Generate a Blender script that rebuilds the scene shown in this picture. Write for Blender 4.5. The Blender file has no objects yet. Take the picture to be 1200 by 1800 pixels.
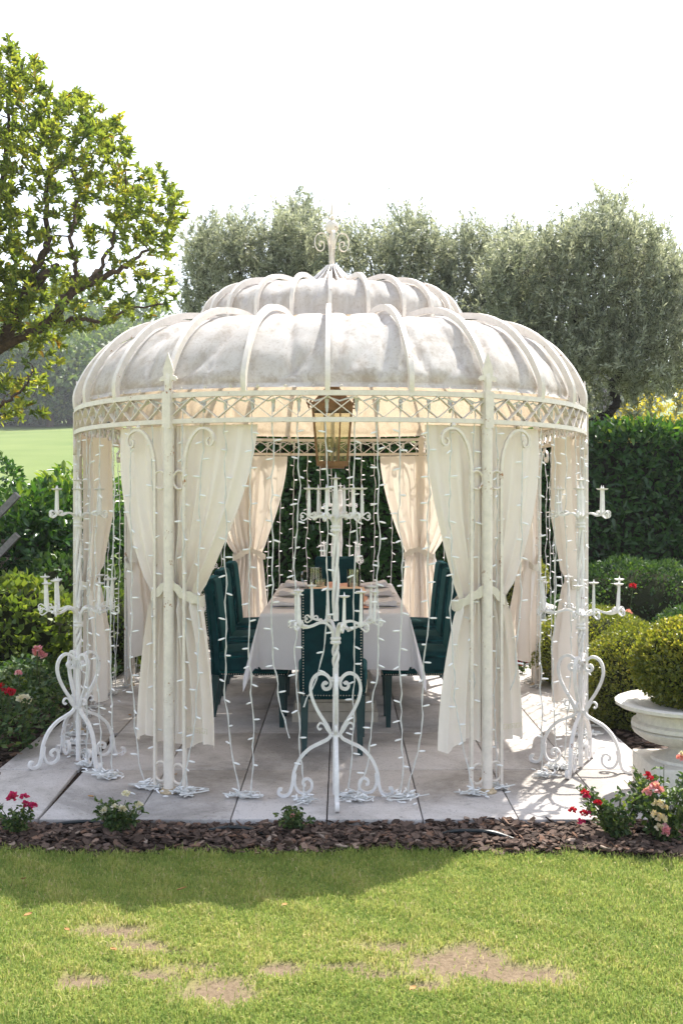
import bpy, bmesh, math, random
import numpy as np
from mathutils import Vector, Matrix
R = math.radians
rnd = random.Random(7)
rng = np.random.default_rng(11)
SC = bpy.context.scene
COL = SC.collection

# ------------------------------------------------------------------ camera, sky, sun, exposure
HC = 1.55            # eye height
F = 1900.0           # focal length in pixels of the 1200x1800 photograph
HOR = 868.0          # row of the horizon
cam = bpy.data.objects.new('camera', bpy.data.cameras.new('camera'))
COL.objects.link(cam)
cam.location = (0, 0, HC)
cam.rotation_euler = (R(90), 0, 0)
cam.data.sensor_width = 36
cam.data.lens = 36 * F / 1800
cam.data.shift_y = -(900 - HOR) / 1800
cam.data.clip_start = 0.05
cam.data.clip_end = 2000
SC.camera = cam

SUN_EL, SUN_AZ = 56.0, 28.0      # azimuth measured from +Y towards +X
w = bpy.data.worlds.new('World'); SC.world = w; w.use_nodes = True
nt = w.node_tree; nt.nodes.clear()
sky = nt.nodes.new('ShaderNodeTexSky'); sky.sky_type = 'NISHITA'; sky.sun_disc = False
sky.sun_elevation = R(SUN_EL); sky.sun_rotation = R(SUN_AZ)
sky.air_density = 1.0; sky.dust_density = 2.2; sky.ozone_density = 1.0
bg = nt.nodes.new('ShaderNodeBackground'); bg.inputs['Strength'].default_value = 0.15
wo = nt.nodes.new('ShaderNodeOutputWorld')
hs = nt.nodes.new('ShaderNodeHueSaturation'); hs.inputs['Saturation'].default_value = 0.55
nt.links.new(sky.outputs[0], hs.inputs['Color']); nt.links.new(hs.outputs[0], bg.inputs['Color'])
nt.links.new(bg.outputs[0], wo.inputs['Surface'])

sl = bpy.data.lights.new('sun', 'SUN'); sl.energy = 3.7; sl.angle = R(0.6); sl.color = (1.0, 0.95, 0.86)
sun = bpy.data.objects.new('sun', sl); COL.objects.link(sun)
sd = Vector((-math.sin(R(SUN_AZ)) * math.cos(R(SUN_EL)), -math.cos(R(SUN_AZ)) * math.cos(R(SUN_EL)), -math.sin(R(SUN_EL))))
sun.rotation_euler = sd.to_track_quat('-Z', 'Y').to_euler()
sun.location = (4, 9, 12)

vs = SC.view_settings
vs.view_transform = 'Standard'; vs.look = 'None'; vs.gamma = 1; vs.exposure = 1.45; vs.use_curve_mapping = False
SC.cycles.max_bounces = 7; SC.cycles.diffuse_bounces = 3; SC.cycles.transparent_max_bounces = 12
SC.cycles.transmission_bounces = 6; SC.cycles.caustics_reflective = False; SC.cycles.caustics_refractive = False
SC.cycles.use_denoising = True

# ------------------------------------------------------------------ helpers
def at(x, y, D):
    """a point D metres ahead of the camera seen at pixel x, y of the photograph"""
    return Vector(((x - 600) / F * D, D, HC - (y - HOR) / F * D))

def tag(o, label=None, cat=None, group=None, kind=None):
    if label: o['label'] = label
    if cat: o['category'] = cat
    if group: o['group'] = group
    if kind: o['kind'] = kind
    return o

def empty(name, loc=(0, 0, 0), rz=0, parent=None):
    o = bpy.data.objects.new(name, None); COL.objects.link(o)
    o.empty_display_size = 0.1
    o.location = loc; o.rotation_euler = (0, 0, rz)
    if parent: o.parent = parent
    return o

def link(name, me, parent=None, M=None):
    o = bpy.data.objects.new(name, me); COL.objects.link(o)
    if parent: o.parent = parent
    if M is not None: o.matrix_local = M
    return o

def copy_tree(o, parent=None):
    c = o.copy(); COL.objects.link(c); c.parent = parent
    for ch in list(o.children): copy_tree(ch, c)
    return c

def npmesh(name, V, faces_per, nper, mat, smooth=False, attr=None):
    """mesh from a vertex array and a constant-size face index array"""
    me = bpy.data.meshes.new(name)
    V = np.asarray(V, dtype=np.float32); Fc = np.asarray(faces_per, dtype=np.int32)
    me.vertices.add(len(V)); me.vertices.foreach_set('co', V.ravel())
    me.loops.add(Fc.size); me.loops.foreach_set('vertex_index', Fc.ravel())
    nf = len(Fc); me.polygons.add(nf)
    me.polygons.foreach_set('loop_start', np.arange(nf, dtype=np.int32) * nper)
    me.polygons.foreach_set('loop_total', np.full(nf, nper, dtype=np.int32))
    if smooth: me.polygons.foreach_set('use_smooth', np.ones(nf, dtype=bool))
    if attr is not None:
        a = me.attributes.new('rnd', 'FLOAT', 'POINT'); a.data.foreach_set('value', np.asarray(attr, dtype=np.float32))
    me.materials.append(mat)
    me.update(calc_edges=True)
    return me

class MB:
    def __init__(s): s.v = []; s.f = []
    def poly(s, pts, faces):
        b = len(s.v); s.v += [tuple(p) for p in pts]; s.f += [tuple(b + i for i in f) for f in faces]; return s
    def box(s, c, d, M=None):
        x, y, z = d[0] / 2, d[1] / 2, d[2] / 2
        P = [Vector((sx * x, sy * y, sz * z)) for sz in (-1, 1) for sy in (-1, 1) for sx in (-1, 1)]
        if M is not None: P = [M @ p for p in P]
        P = [p + Vector(c) for p in P]
        return s.poly(P, [(0, 2, 3, 1), (4, 5, 7, 6), (0, 1, 5, 4), (2, 6, 7, 3), (0, 4, 6, 2), (1, 3, 7, 5)])
    def tube(s, path, r, n=6, closed=False, caps=True):
        P = [Vector(p) for p in path]; m = len(P)
        rr = r if isinstance(r, (list, tuple, np.ndarray)) else [r] * m
        up = None; rows = []
        for i in range(m):
            if closed: t = P[(i + 1) % m] - P[i - 1]
            else: t = P[min(i + 1, m - 1)] - P[max(i - 1, 0)]
            if t.length < 1e-9: t = Vector((0, 0, 1))
            t.normalize()
            if up is None:
                up = Vector((0, 0, 1)) if abs(t.z) < 0.9 else Vector((1, 0, 0))
            u = up - t * up.dot(t)
            if u.length < 1e-6: u = t.orthogonal()
            u.normalize(); up = u; b = t.cross(u)
            rows.append([P[i] + (u * math.cos(a) + b * math.sin(a)) * rr[i] for a in [2 * math.pi * k / n for k in range(n)]])
        base = len(s.v)
        for row in rows: s.v += [tuple(p) for p in row]
        cnt = m if closed else m - 1
        for i in range(cnt):
            j = (i + 1) % m
            for k in range(n):
                l = (k + 1) % n
                s.f.append((base + i * n + k, base + i * n + l, base + j * n + l, base + j * n + k))
        if caps and not closed:
            s.f.append(tuple(base + k for k in reversed(range(n)))); s.f.append(tuple(base + (m - 1) * n + k for k in range(n)))
        return s
    def ribbon(s, path, bn, w, d, closed=False):
        """flat bar: w across (along the binormal bn, constant or per point), d deep"""
        P = [Vector(p) for p in path]; m = len(P); base = len(s.v)
        for i in range(m):
            if closed: t = P[(i + 1) % m] - P[i - 1]
            else: t = P[min(i + 1, m - 1)] - P[max(i - 1, 0)]
            t.normalize()
            b = Vector(bn[i]) if isinstance(bn, list) else Vector(bn)
            nrm = t.cross(b); nrm.normalize()
            ww = w[i] if isinstance(w, list) else w
            dd = d[i] if isinstance(d, list) else d
            for (p, q) in ((-1, -1), (1, -1), (1, 1), (-1, 1)):
                s.v.append(tuple(P[i] + b * (ww / 2 * p) + nrm * (dd / 2 * q)))
        cnt = m if closed else m - 1
        for i in range(cnt):
            j = (i + 1) % m
            for k in range(4):
                l = (k + 1) % 4
                s.f.append((base + i * 4 + k, base + i * 4 + l, base + j * 4 + l, base + j * 4 + k))
        if not closed:
            s.f.append((base + 3, base + 2, base + 1, base)); e = base + (m - 1) * 4; s.f.append((e, e + 1, e + 2, e + 3))
        return s
    def lathe(s, prof, n=24, c=(0, 0, 0), wob=None):
        base = len(s.v); c = Vector(c)
        for (r, z) in prof:
            for k in range(n):
                a = 2 * math.pi * k / n
                rr = r * (wob(a, z) if wob else 1)
                s.v.append((c.x + rr * math.cos(a), c.y + rr * math.sin(a), c.z + z))
        for i in range(len(prof) - 1):
            for k in range(n):
                l = (k + 1) % n
                s.f.append((base + i * n + k, base + i * n + l, base + (i + 1) * n + l, base + (i + 1) * n + k))
        s.f.append(tuple(base + k for k in reversed(range(n))))
        e = base + (len(prof) - 1) * n; s.f.append(tuple(e + k for k in range(n)))
        return s
    def sphere(s, c, r, n=14, sz=1.0):
        m = 8
        return s.lathe([(max(r * math.sin(math.pi * i / m), 1e-4), -r * sz * math.cos(math.pi * i / m)) for i in range(m + 1)], n, c)
    def grid(s, fn, nu, nv):
        base = len(s.v)
        for j in range(nv + 1):
            for i in range(nu + 1): s.v.append(tuple(fn(i / nu, j / nv)))
        for j in range(nv):
            for i in range(nu):
                a = base + j * (nu + 1) + i; s.f.append((a, a + 1, a + nu + 2, a + nu + 1))
        return s
    def mesh(s, name, mat, smooth=True, angle=40):
        me = bpy.data.meshes.new(name); me.from_pydata(s.v, [], s.f); me.materials.append(mat)
        if smooth:
            me.polygons.foreach_set('use_smooth', [True] * len(me.polygons))
            try: me.set_sharp_from_angle(angle=R(angle))
            except Exception: pass
        me.update(); return me
    def build(s, name, mat, parent=None, smooth=True, M=None, angle=40):
        return link(name, s.mesh(name, mat, smooth, angle), parent, M)

def rbox(name, dim, bevel, mat, parent=None, M=None, seg=3, shape=None):
    bm = bmesh.new(); bmesh.ops.create_cube(bm, size=1)
    for v in bm.verts: v.co = Vector((v.co.x * dim[0], v.co.y * dim[1], v.co.z * dim[2]))
    if shape: bmesh.ops.subdivide_edges(bm, edges=bm.edges[:], cuts=5, use_grid_fill=True)
    es = bm.edges[:] if not shape else [e for e in bm.edges if e.calc_face_angle(0) > 0.5]
    bmesh.ops.bevel(bm, geom=es, offset=bevel, segments=seg, affect='EDGES', profile=0.5)
    if shape:
        for v in bm.verts: v.co = shape(v.co)
    me = bpy.data.meshes.new(name); bm.to_mesh(me); bm.free(); me.materials.append(mat)
    me.polygons.foreach_set('use_smooth', [True] * len(me.polygons))
    return link(name, me, parent, M)

# ---- materials
def mat_new(name):
    m = bpy.data.materials.new(name); m.use_nodes = True; m.node_tree.nodes.clear()
    return m, m.node_tree
def N(t, typ, **kw):
    n = t.nodes.new(typ)
    for k, v in kw.items():
        if hasattr(n, k): setattr(n, k, v)
        else: n.inputs[k.replace('_', ' ')].default_value = v
    return n
def ramp(t, src, stops):
    r = t.nodes.new('ShaderNodeValToRGB'); e = r.color_ramp.elements
    while len(e) < len(stops): e.new(0.5)
    for el, (p, c) in zip(e, stops):
        el.position = p; el.color = (c, c, c, 1) if isinstance(c, (int, float)) else (*c, 1)
    t.links.new(src, r.inputs[0]); return r.outputs[0]
def noise(t, scale, detail=5, rough=0.6, vec=None, dist=0):
    n = t.nodes.new('ShaderNodeTexNoise'); n.inputs['Scale'].default_value = scale; n.inputs['Detail'].default_value = detail
    n.inputs['Roughness'].default_value = rough; n.inputs['Distortion'].default_value = dist
    if vec is not None: t.links.new(vec, n.inputs['Vector'])
    return n.outputs['Fac']
def mix(t, fac, a, b, blend='MIX'):
    m = t.nodes.new('ShaderNodeMix'); m.data_type = 'RGBA'; m.blend_type = blend
    for i, v in ((0, fac), (6, a), (7, b)):
        if hasattr(v, 'links'): t.links.new(v, m.inputs[i])
        else: m.inputs[i].default_value = v if i == 0 else ((*v, 1) if len(v) == 3 else v)
    return m.outputs[2]
def coords(t, world=True):
    if world: return t.nodes.new('ShaderNodeNewGeometry').outputs['Position']
    return t.nodes.new('ShaderNodeTexCoord').outputs['Object']
def bump(t, h, strength, dist=0.01):
    b = t.nodes.new('ShaderNodeBump'); b.inputs['Strength'].default_value = strength; b.inputs['Distance'].default_value = dist
    t.links.new(h, b.inputs['Height']); return b.outputs[0]
def finish(t, col, rough=0.6, spec=0.3, nrm=None, metal=0, trans=0, tcol=None):
    p = t.nodes.new('ShaderNodeBsdfPrincipled'); o = t.nodes.new('ShaderNodeOutputMaterial')
    if hasattr(col, 'links'): t.links.new(col, p.inputs['Base Color'])
    else: p.inputs['Base Color'].default_value = (*col, 1)
    if hasattr(rough, 'links'): t.links.new(rough, p.inputs['Roughness'])
    else: p.inputs['Roughness'].default_value = rough
    p.inputs['Specular IOR Level'].default_value = spec; p.inputs['Metallic'].default_value = metal
    if nrm is not None: t.links.new(nrm, p.inputs['Normal'])
    out = p.outputs[0]
    if trans:
        tr = t.nodes.new('ShaderNodeBsdfTranslucent'); mx = t.nodes.new('ShaderNodeMixShader'); mx.inputs[0].default_value = trans
        c = tcol if tcol is not None else col
        if hasattr(c, 'links'): t.links.new(c, tr.inputs[0])
        else: tr.inputs[0].default_value = (*c, 1)
        if nrm is not None: t.links.new(nrm, tr.inputs['Normal'])
        t.links.new(out, mx.inputs[1]); t.links.new(tr.outputs[0], mx.inputs[2]); out = mx.outputs[0]
    t.links.new(out, o.inputs[0]); return p

def m_iron(name, base, rust=0.62, rustcol=(0.30, 0.12, 0.035)):
    m, t = mat_new(name); v = coords(t)
    big = noise(t, 9, 4, 0.65, v); fine = noise(t, 70, 4, 0.7, v)
    f = t.nodes.new('ShaderNodeMath'); f.operation = 'MULTIPLY_ADD'; f.inputs[1].default_value = 0.45; t.links.new(fine, f.inputs[0])
    g = t.nodes.new('ShaderNodeMath'); g.operation = 'MULTIPLY'; g.inputs[1].default_value = 0.55; t.links.new(big, g.inputs[0]); t.links.new(g.outputs[0], f.inputs[2])
    k = ramp(t, f.outputs[0], [(rust, 0), (rust + 0.035, 1)])
    dirt = ramp(t, noise(t, 22, 5, 0.7, v), [(0.35, tuple(c * 0.86 for c in base)), (0.6, base)])
    finish(t, mix(t, k, dirt, rustcol), 0.42, 0.4, bump(t, fine, 0.15, 0.004)); return m
IRON = m_iron('cream_painted_iron', (0.76, 0.69, 0.62), 0.603)
WHITE_IRON = m_iron('white_painted_wrought_iron', (0.79, 0.765, 0.75), 0.62)
def m_plain(name, col, rough=0.5, spec=0.35, var=0.12, sc=30, trans=0, bumps=0.1, metal=0):
    m, t = mat_new(name); v = coords(t)
    n = noise(t, sc, 4, 0.6, v)
    c = ramp(t, n, [(0.3, tuple(x * (1 - var) for x in col)), (0.7, tuple(min(1, x * (1 + var)) for x in col))])
    finish(t, c, rough, spec, bump(t, n, bumps, 0.004), metal, trans); return m
def m_canopy():
    m, t = mat_new('weathered_canvas'); v = coords(t)
    stain = ramp(t, noise(t, 1.9, 6, 0.72, v, 0.6), [(0.36, (0.56, 0.54, 0.52)), (0.60, (0.68, 0.665, 0.65))])
    sp = ramp(t, noise(t, 75, 4, 0.7, v), [(0.34, (0.66, 0.62, 0.57)), (0.46, (1, 1, 1))])
    big = ramp(t, noise(t, 5, 7, 0.80, v, 0.3), [(0.31, (0.66, 0.61, 0.56)), (0.43, (1, 1, 1))])
    c = mix(t, 1.0, mix(t, 0.7, stain, sp, 'MULTIPLY'), big, 'MULTIPLY')
    mp = t.nodes.new('ShaderNodeMapping'); mp.inputs['Scale'].default_value = (13, 13, 1.1); t.links.new(v, mp.inputs['Vector'])
    c = mix(t, 0.8, c, ramp(t, noise(t, 1.0, 6, 0.7, mp.outputs[0]), [(0.34, (0.70, 0.66, 0.61)), (0.52, (1, 1, 1))]), 'MULTIPLY')   # dirt washed down by rain
    # mildew creeping up from the hems, with a ragged edge of its own
    s = t.nodes.new('ShaderNodeSeparateXYZ'); t.links.new(v, s.inputs[0])
    n2 = noise(t, 11, 6, 0.8, v, 0.5)
    h1 = t.nodes.new('ShaderNodeMapRange'); h1.inputs[1].default_value = 2.11; h1.inputs[2].default_value = 2.30; h1.inputs[3].default_value = 0.60; h1.inputs[4].default_value = 0.30; t.links.new(s.outputs[2], h1.inputs[0])
    lt = t.nodes.new('ShaderNodeMath'); lt.operation = 'SUBTRACT'; t.links.new(h1.outputs[0], lt.inputs[0]); t.links.new(n2, lt.inputs[1])
    k = ramp(t, lt.outputs[0], [(0.0, 0), (0.16, 0.65)])
    hem = t.nodes.new('ShaderNodeMath'); hem.operation = 'GREATER_THAN'; hem.inputs[1].default_value = 2.118; t.links.new(s.outputs[2], hem.inputs[0])
    km = t.nodes.new('ShaderNodeMath'); km.operation = 'MULTIPLY'; t.links.new(k, km.inputs[0]); t.links.new(hem.outputs[0], km.inputs[1])
    c = mix(t, km.outputs[0], c, (0.30, 0.26, 0.22))
    b = bump(t, noise(t, 3.2, 2, 0.45, v, 0.8), 0.12, 0.05)
    finish(t, c, 0.9, 0.05, b, 0, 0.30, (0.66, 0.52, 0.36)); return m
CANVAS = m_canopy()
def m_curtain():
    m, t = mat_new('cream_curtain_cotton'); v = coords(t)
    c = ramp(t, noise(t, 5, 4, 0.6, v), [(0.3, (0.85, 0.80, 0.76)), (0.7, (0.90, 0.85, 0.815))])
    wv = t.nodes.new('ShaderNodeTexNoise'); wv.inputs['Scale'].default_value = 400; t.links.new(v, wv.inputs['Vector'])
    finish(t, c, 0.85, 0.15, bump(t, wv.outputs[0], 0.12, 0.002), 0, 0.27, (0.95, 0.84, 0.70)); return m
CURTAIN = m_curtain()
TIE = m_plain('tieback_cotton', (0.76, 0.70, 0.60), 0.85, 0.1, 0.08, 60, 0.15)
KEY = m_plain('embroidery_thread', (0.62, 0.58, 0.40), 0.8, 0.1)
LINEN = m_plain('lilac_white_tablecloth', (0.74, 0.72, 0.75), 0.8, 0.15, 0.03, 8, 0.08)
NAPKIN = m_plain('grey_lilac_napkin', (0.62, 0.60, 0.62), 0.85, 0.1, 0.06, 50)
def m_velvet():
    m, t = mat_new('teal_velvet'); v = coords(t)
    c = ramp(t, noise(t, 12, 4, 0.6, v), [(0.3, (0.003, 0.022, 0.027)), (0.7, (0.006, 0.042, 0.048))])
    p = finish(t, c, 0.75, 0.1, bump(t, noise(t, 300, 2, 0.5, v), 0.1, 0.002))
    p.inputs['Sheen Weight'].default_value = 0.32; p.inputs['Sheen Roughness'].default_value = 0.35
    p.inputs['Sheen Tint'].default_value = (0.03, 0.34, 0.37, 1); return m
VELVET = m_velvet()
LEGTEAL = m_plain('teal_lacquered_leg', (0.006, 0.035, 0.038), 0.45, 0.4)
NAIL = m_plain('pewter_nailhead', (0.62, 0.58, 0.5), 0.3, 0.5, metal=0.9)
COPPER = m_plain('aged_copper', (0.27, 0.17, 0.10), 0.5, 0.5, 0.3, 18, metal=0.55)
DARKCOP = m_plain('dark_copper', (0.16, 0.08, 0.04), 0.5, 0.5, 0.3, 18, metal=0.5)
SALMON = m_plain('salmon_table_runner', (0.66, 0.36, 0.27), 0.8, 0.15, 0.1, 14)
PEACH = m_plain('peach_paper_menu', (0.72, 0.50, 0.34), 0.8, 0.15, 0.06, 14)
WIRE = m_plain('white_cable', (0.66, 0.66, 0.64), 0.45, 0.4, 0.12, 40)
BULB = m_plain('white_bulb_sleeve', (0.84, 0.84, 0.84), 0.35, 0.5, 0.04, 30)
SOCKET = m_plain('grey_white_plug', (0.60, 0.60, 0.57), 0.45, 0.4)
STONE = m_plain('cream_stone', (0.56, 0.50, 0.42), 0.8, 0.25, 0.12, 14, bumps=0.3)
URN = m_plain('white_painted_cast_iron_urn', (0.66, 0.62, 0.55), 0.6, 0.3, 0.10, 40, bumps=0.3)
RUBBER = m_plain('black_rubber_hose', (0.015, 0.02, 0.022), 0.4, 0.4)
PORCELAIN = m_plain('white_porcelain', (0.78, 0.77, 0.76), 0.25, 0.5, 0.02)
WAX = m_plain('ivory_bulb', (0.62, 0.54, 0.38), 0.4, 0.4)
BARK = m_plain('brown_bark', (0.085, 0.060, 0.045), 0.9, 0.15, 0.4, 25, bumps=0.6)
OLIVEBARK = m_plain('dark_olive_bark', (0.030, 0.026, 0.022), 0.9, 0.15, 0.4, 25, bumps=0.6)
TIMBER = m_plain('grey_weathered_timber', (0.20, 0.19, 0.18), 0.8, 0.2, 0.3, 30, bumps=0.3)
PINKSTONE = m_plain('pink_sandstone', (0.52, 0.42, 0.37), 0.85, 0.2, 0.12, 12, bumps=0.3)
def m_glass(name, tint=(0.93, 0.95, 0.94), dens=0.12):
    m, t = mat_new(name)
    tr = N(t, 'ShaderNodeBsdfTransparent'); tr.inputs[0].default_value = (*tint, 1)
    gl = N(t, 'ShaderNodeBsdfGlossy'); gl.inputs['Roughness'].default_value = 0.03
    fr = N(t, 'ShaderNodeFresnel'); fr.inputs[0].default_value = 1.5
    ad = N(t, 'ShaderNodeMath', operation='ADD'); ad.inputs[1].default_value = dens; t.links.new(fr.outputs[0], ad.inputs[0])
    mx = N(t, 'ShaderNodeMixShader'); o = N(t, 'ShaderNodeOutputMaterial')
    t.links.new(ad.outputs[0], mx.inputs[0]); t.links.new(tr.outputs[0], mx.inputs[1]); t.links.new(gl.outputs[0], mx.inputs[2]); t.links.new(mx.outputs[0], o.inputs[0]); return m
GLASS = m_glass('clear_glass'); PANE = m_glass('old_lantern_glass', (0.86, 0.83, 0.72), 0.06)

def m_leaf(name, stops, trans=0.35, rough=0.45, spec=0.4, tboost=1.5, tb=0.45):
    m, t = mat_new(name)
    a = t.nodes.new('ShaderNodeAttribute'); a.attribute_name = 'rnd'
    c = ramp(t, a.outputs['Fac'], stops)
    hv = t.nodes.new('ShaderNodeMix'); hv.data_type = 'RGBA'; hv.blend_type = 'MULTIPLY'; hv.inputs[0].default_value = 1
    t.links.new(c, hv.inputs[6]); hv.inputs[7].default_value = (tboost * 1.15, tboost * 1.1, tboost * tb, 1)
    hv.clamp_result = True
    finish(t, c, rough, spec, None, 0, trans, hv.outputs[2]); return m
L_ARBUTUS = m_leaf('strawberry_tree_leaf', [(0, (0.07, 0.12, 0.032)), (0.40, (0.16, 0.21, 0.045)), (0.75, (0.25, 0.28, 0.055)), (0.95, (0.34, 0.30, 0.05)), (1, (0.32, 0.20, 0.04))], 0.5)
L_OLIVE = m_leaf('olive_leaf', [(0, (0.12, 0.15, 0.105)), (0.5, (0.29, 0.32, 0.24)), (1, (0.50, 0.53, 0.44))], 0.42, 0.5, 0.4, 1.25, 0.85)
L_LAUREL = m_leaf('laurel_leaf', [(0, (0.020, 0.060, 0.016)), (0.55, (0.042, 0.115, 0.026)), (0.85, (0.105, 0.195, 0.034)), (1, (0.22, 0.30, 0.045))], 0.34, 0.26, 0.5)
L_BOX = m_leaf('boxwood_leaf', [(0, (0.055, 0.085, 0.018)), (0.6, (0.165, 0.190, 0.036)), (1, (0.42, 0.36, 0.08))], 0.42, 0.35, 0.5)
L_GOLD = m_leaf('golden_shrub_leaf', [(0, (0.055, 0.10, 0.02)), (0.6, (0.135, 0.19, 0.04)), (1, (0.30, 0.32, 0.09))], 0.4)
L_YELLOW = m_leaf('yellow_vine_leaf', [(0, (0.16, 0.16, 0.03)), (0.6, (0.40, 0.34, 0.06)), (1, (0.58, 0.48, 0.12))], 0.45)
L_ROSE = m_leaf('rose_leaf', [(0, (0.028, 0.062, 0.022)), (0.6, (0.065, 0.115, 0.035)), (1, (0.13, 0.17, 0.05))], 0.35)
L_IVY = m_leaf('ground_cover_leaf', [(0, (0.020, 0.055, 0.018)), (0.6, (0.050, 0.105, 0.028)), (1, (0.15, 0.21, 0.07))], 0.3)
L_RUST = m_leaf('rust_shrub_leaf', [(0, (0.06, 0.09, 0.02)), (0.5, (0.20, 0.16, 0.03)), (1, (0.30, 0.12, 0.03))], 0.35)
L_FAR = m_leaf('far_tree_leaf', [(0, (0.05, 0.10, 0.035)), (0.6, (0.11, 0.175, 0.06)), (1, (0.22, 0.28, 0.10))], 0.3)
PETAL = {k: m_leaf('petal_' + k, s, 0.3, 0.6, 0.2, 1.2) for k, s in {
    'red': [(0, (0.30, 0.006, 0.02)), (1, (0.55, 0.02, 0.05))], 'magenta': [(0, (0.42, 0.015, 0.10)), (1, (0.62, 0.06, 0.20))],
    'pink': [(0, (0.66, 0.22, 0.30)), (1, (0.80, 0.45, 0.50))], 'white': [(0, (0.66, 0.60, 0.52)), (1, (0.80, 0.76, 0.70))],
    'cream': [(0, (0.60, 0.48, 0.34)), (1, (0.75, 0.66, 0.52))]}.items()}

# ---- foliage
def unit(a): return a / np.maximum(np.linalg.norm(a, axis=1, keepdims=True), 1e-9)
def leaves(name, P, D, L, W, mat, parent=None, kind='stuff', shape='oval', Nrm=None, fold=0.25, val=None, M=None):
    """one mesh of leaves: base points P, directions D, lengths L, widths W"""
    P = np.asarray(P, float); n = len(P); D = unit(np.asarray(D, float))
    if Nrm is None: Nrm = rng.normal(size=(n, 3)); Nrm[:, 2] += 0.9
    S = np.cross(D, Nrm); S = unit(S); U = np.cross(S, D)
    L = np.broadcast_to(L, n)[:, None]; W = np.broadcast_to(W, n)[:, None]
    if val is None: val = rng.random(n)
    if shape == 'oval':
        droop = -0.12
        pts = [P, P + D * L * 0.30 + S * W * 0.46 + U * W * fold, P + D * L * 0.70 + S * W * 0.42 + U * (W * fold * 0.7),
               P + D * L + U * L * droop, P + D * L * 0.70 - S * W * 0.42 + U * (W * fold * 0.7), P + D * L * 0.30 - S * W * 0.46 + U * W * fold]
        idx = np.array([[0, 1, 2, 3], [3, 4, 5, 0]]); k = 6
    else:
        pts = [P, P + D * L * 0.5 + S * W * 0.5 + U * W * fold, P + D * L, P + D * L * 0.5 - S * W * 0.5 + U * W * fold]
        idx = np.array([[0, 1, 2, 3]]); k = 4
    V = np.stack(pts, 1).reshape(-1, 3)
    Fc = (np.arange(n)[:, None, None] * k + idx[None]).reshape(-1, 4)
    me = npmesh(name, V, Fc, 4, mat, False, np.repeat(val, k))
    o = link(name, me, parent, M)
    if kind: o['kind'] = kind
    return o
def sph(n): return unit(rng.normal(size=(n, 3)))
def in_poly(x, y, poly):
    ins = np.zeros(len(x), bool); j = len(poly) - 1
    for i in range(len(poly)):
        xi, yi = poly[i]; xj, yj = poly[j]
        c = ((yi > y) != (yj > y)) & (x < (xj - xi) * (y - yi) / (yj - yi + 1e-12) + xi)
        ins ^= c; j = i
    return ins
def smooth_noise(P, k, seed=0):
    r = np.random.default_rng(seed); s = 0
    for o in range(5):
        d = r.normal(size=3) * k * (1 + 0.5 * o); s = s + np.sin(P @ d + r.random() * 6.28) / (1 + 0.4 * o)
    return s / 2.6
# ------------------------------------------------------------------ ground
def slope(Y): return np.where(Y > 16, (Y - 16) * 0.0925 * np.clip((Y - 16) / 12, 0, 1), 0)
PATCH = [(-0.83, 3.97, 0.12, 0.055), (-0.72, 3.84, 0.10, 0.04), (0.40, 3.70, 0.20, 0.125), (0.58, 3.61, 0.21, 0.07), (0.47, 3.65, 0.2, 0.07), (-0.40, 3.50, 0.14, 0.11), (-0.52, 3.66, 0.10, 0.035),
         (-0.20, 3.64, 0.085, 0.045), (0.02, 3.66, 0.16, 0.03), (-0.62, 3.60, 0.09, 0.04), (0.17, 3.60, 0.12, 0.03), (0.14, 3.83, 0.10, 0.04), (-0.85, 3.55, 0.10, 0.05), (-0.62, 3.78, 0.08, 0.03), (0.28, 3.52, 0.10, 0.03)]
DRY = [(-0.62, 3.66, 0.45, 0.22), (-0.2, 3.75, 0.5, 0.2), (0.2, 3.72, 0.35, 0.16), (-0.9, 3.5, 0.3, 0.15)]
def patch_val(X, Y, lst):
    v = np.zeros_like(X)
    wob = 0.35 * smooth_noise(np.stack([X, Y, X * 0], 1), 14, 3) + 0.22 * smooth_noise(np.stack([X, Y, X * 0], 1), 41, 4)
    for (cx, cy, rx, ry) in lst:
        d = np.sqrt(((X - cx) / rx) ** 2 + ((Y - cy) / ry) ** 2) + wob
        v = np.maximum(v, np.clip((1.5 - d) / 0.8, 0, 1))
    return v
def m_ground():
    m, t = mat_new('lawn_turf'); v = coords(t)
    a = t.nodes.new('ShaderNodeAttribute'); a.attribute_name = 'rnd'
    turf = ramp(t, noise(t, 35, 6, 0.7, v), [(0.3, (0.15, 0.17, 0.05)), (0.7, (0.32, 0.32, 0.11))])
    far = ramp(t, noise(t, 0.15, 5, 0.6, v), [(0.3, (0.105, 0.150, 0.045)), (0.7, (0.155, 0.195, 0.065))])
    sx = t.nodes.new('ShaderNodeSeparateXYZ'); t.links.new(v, sx.inputs[0])
    mr = t.nodes.new('ShaderNodeMapRange'); mr.inputs[1].default_value = 14; mr.inputs[2].default_value = 20; t.links.new(sx.outputs[1], mr.inputs[0])
    soil = ramp(t, noise(t, 60, 7, 0.75, v), [(0.3, (0.105, 0.076, 0.048)), (0.7, (0.245, 0.185, 0.125))])
    c = mix(t, a.outputs['Fac'], mix(t, mr.outputs[0], turf, far), soil)
    finish(t, c, 0.95, 0.1, bump(t, noise(t, 90, 5, 0.7, v), 0.5, 0.02)); return m
GROUND = m_ground()
xs = np.concatenate([[-600, -200, -80, -30, -12, -6, -3.5], np.linspace(-2.4, 2.4, 120), [3.5, 6, 12, 30, 80, 200, 600]])
ys = np.concatenate([[-40, -10, 0, 1.5, 2.3], np.linspace(2.7, 4.9, 90), [6, 9, 12], np.linspace(14, 40, 14), [60, 90, 130, 180, 260, 400, 700, 1200]])
GX, GY = np.meshgrid(xs, ys); gx, gy = GX.ravel(), GY.ravel()
pv = patch_val(gx, gy, PATCH)
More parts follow.
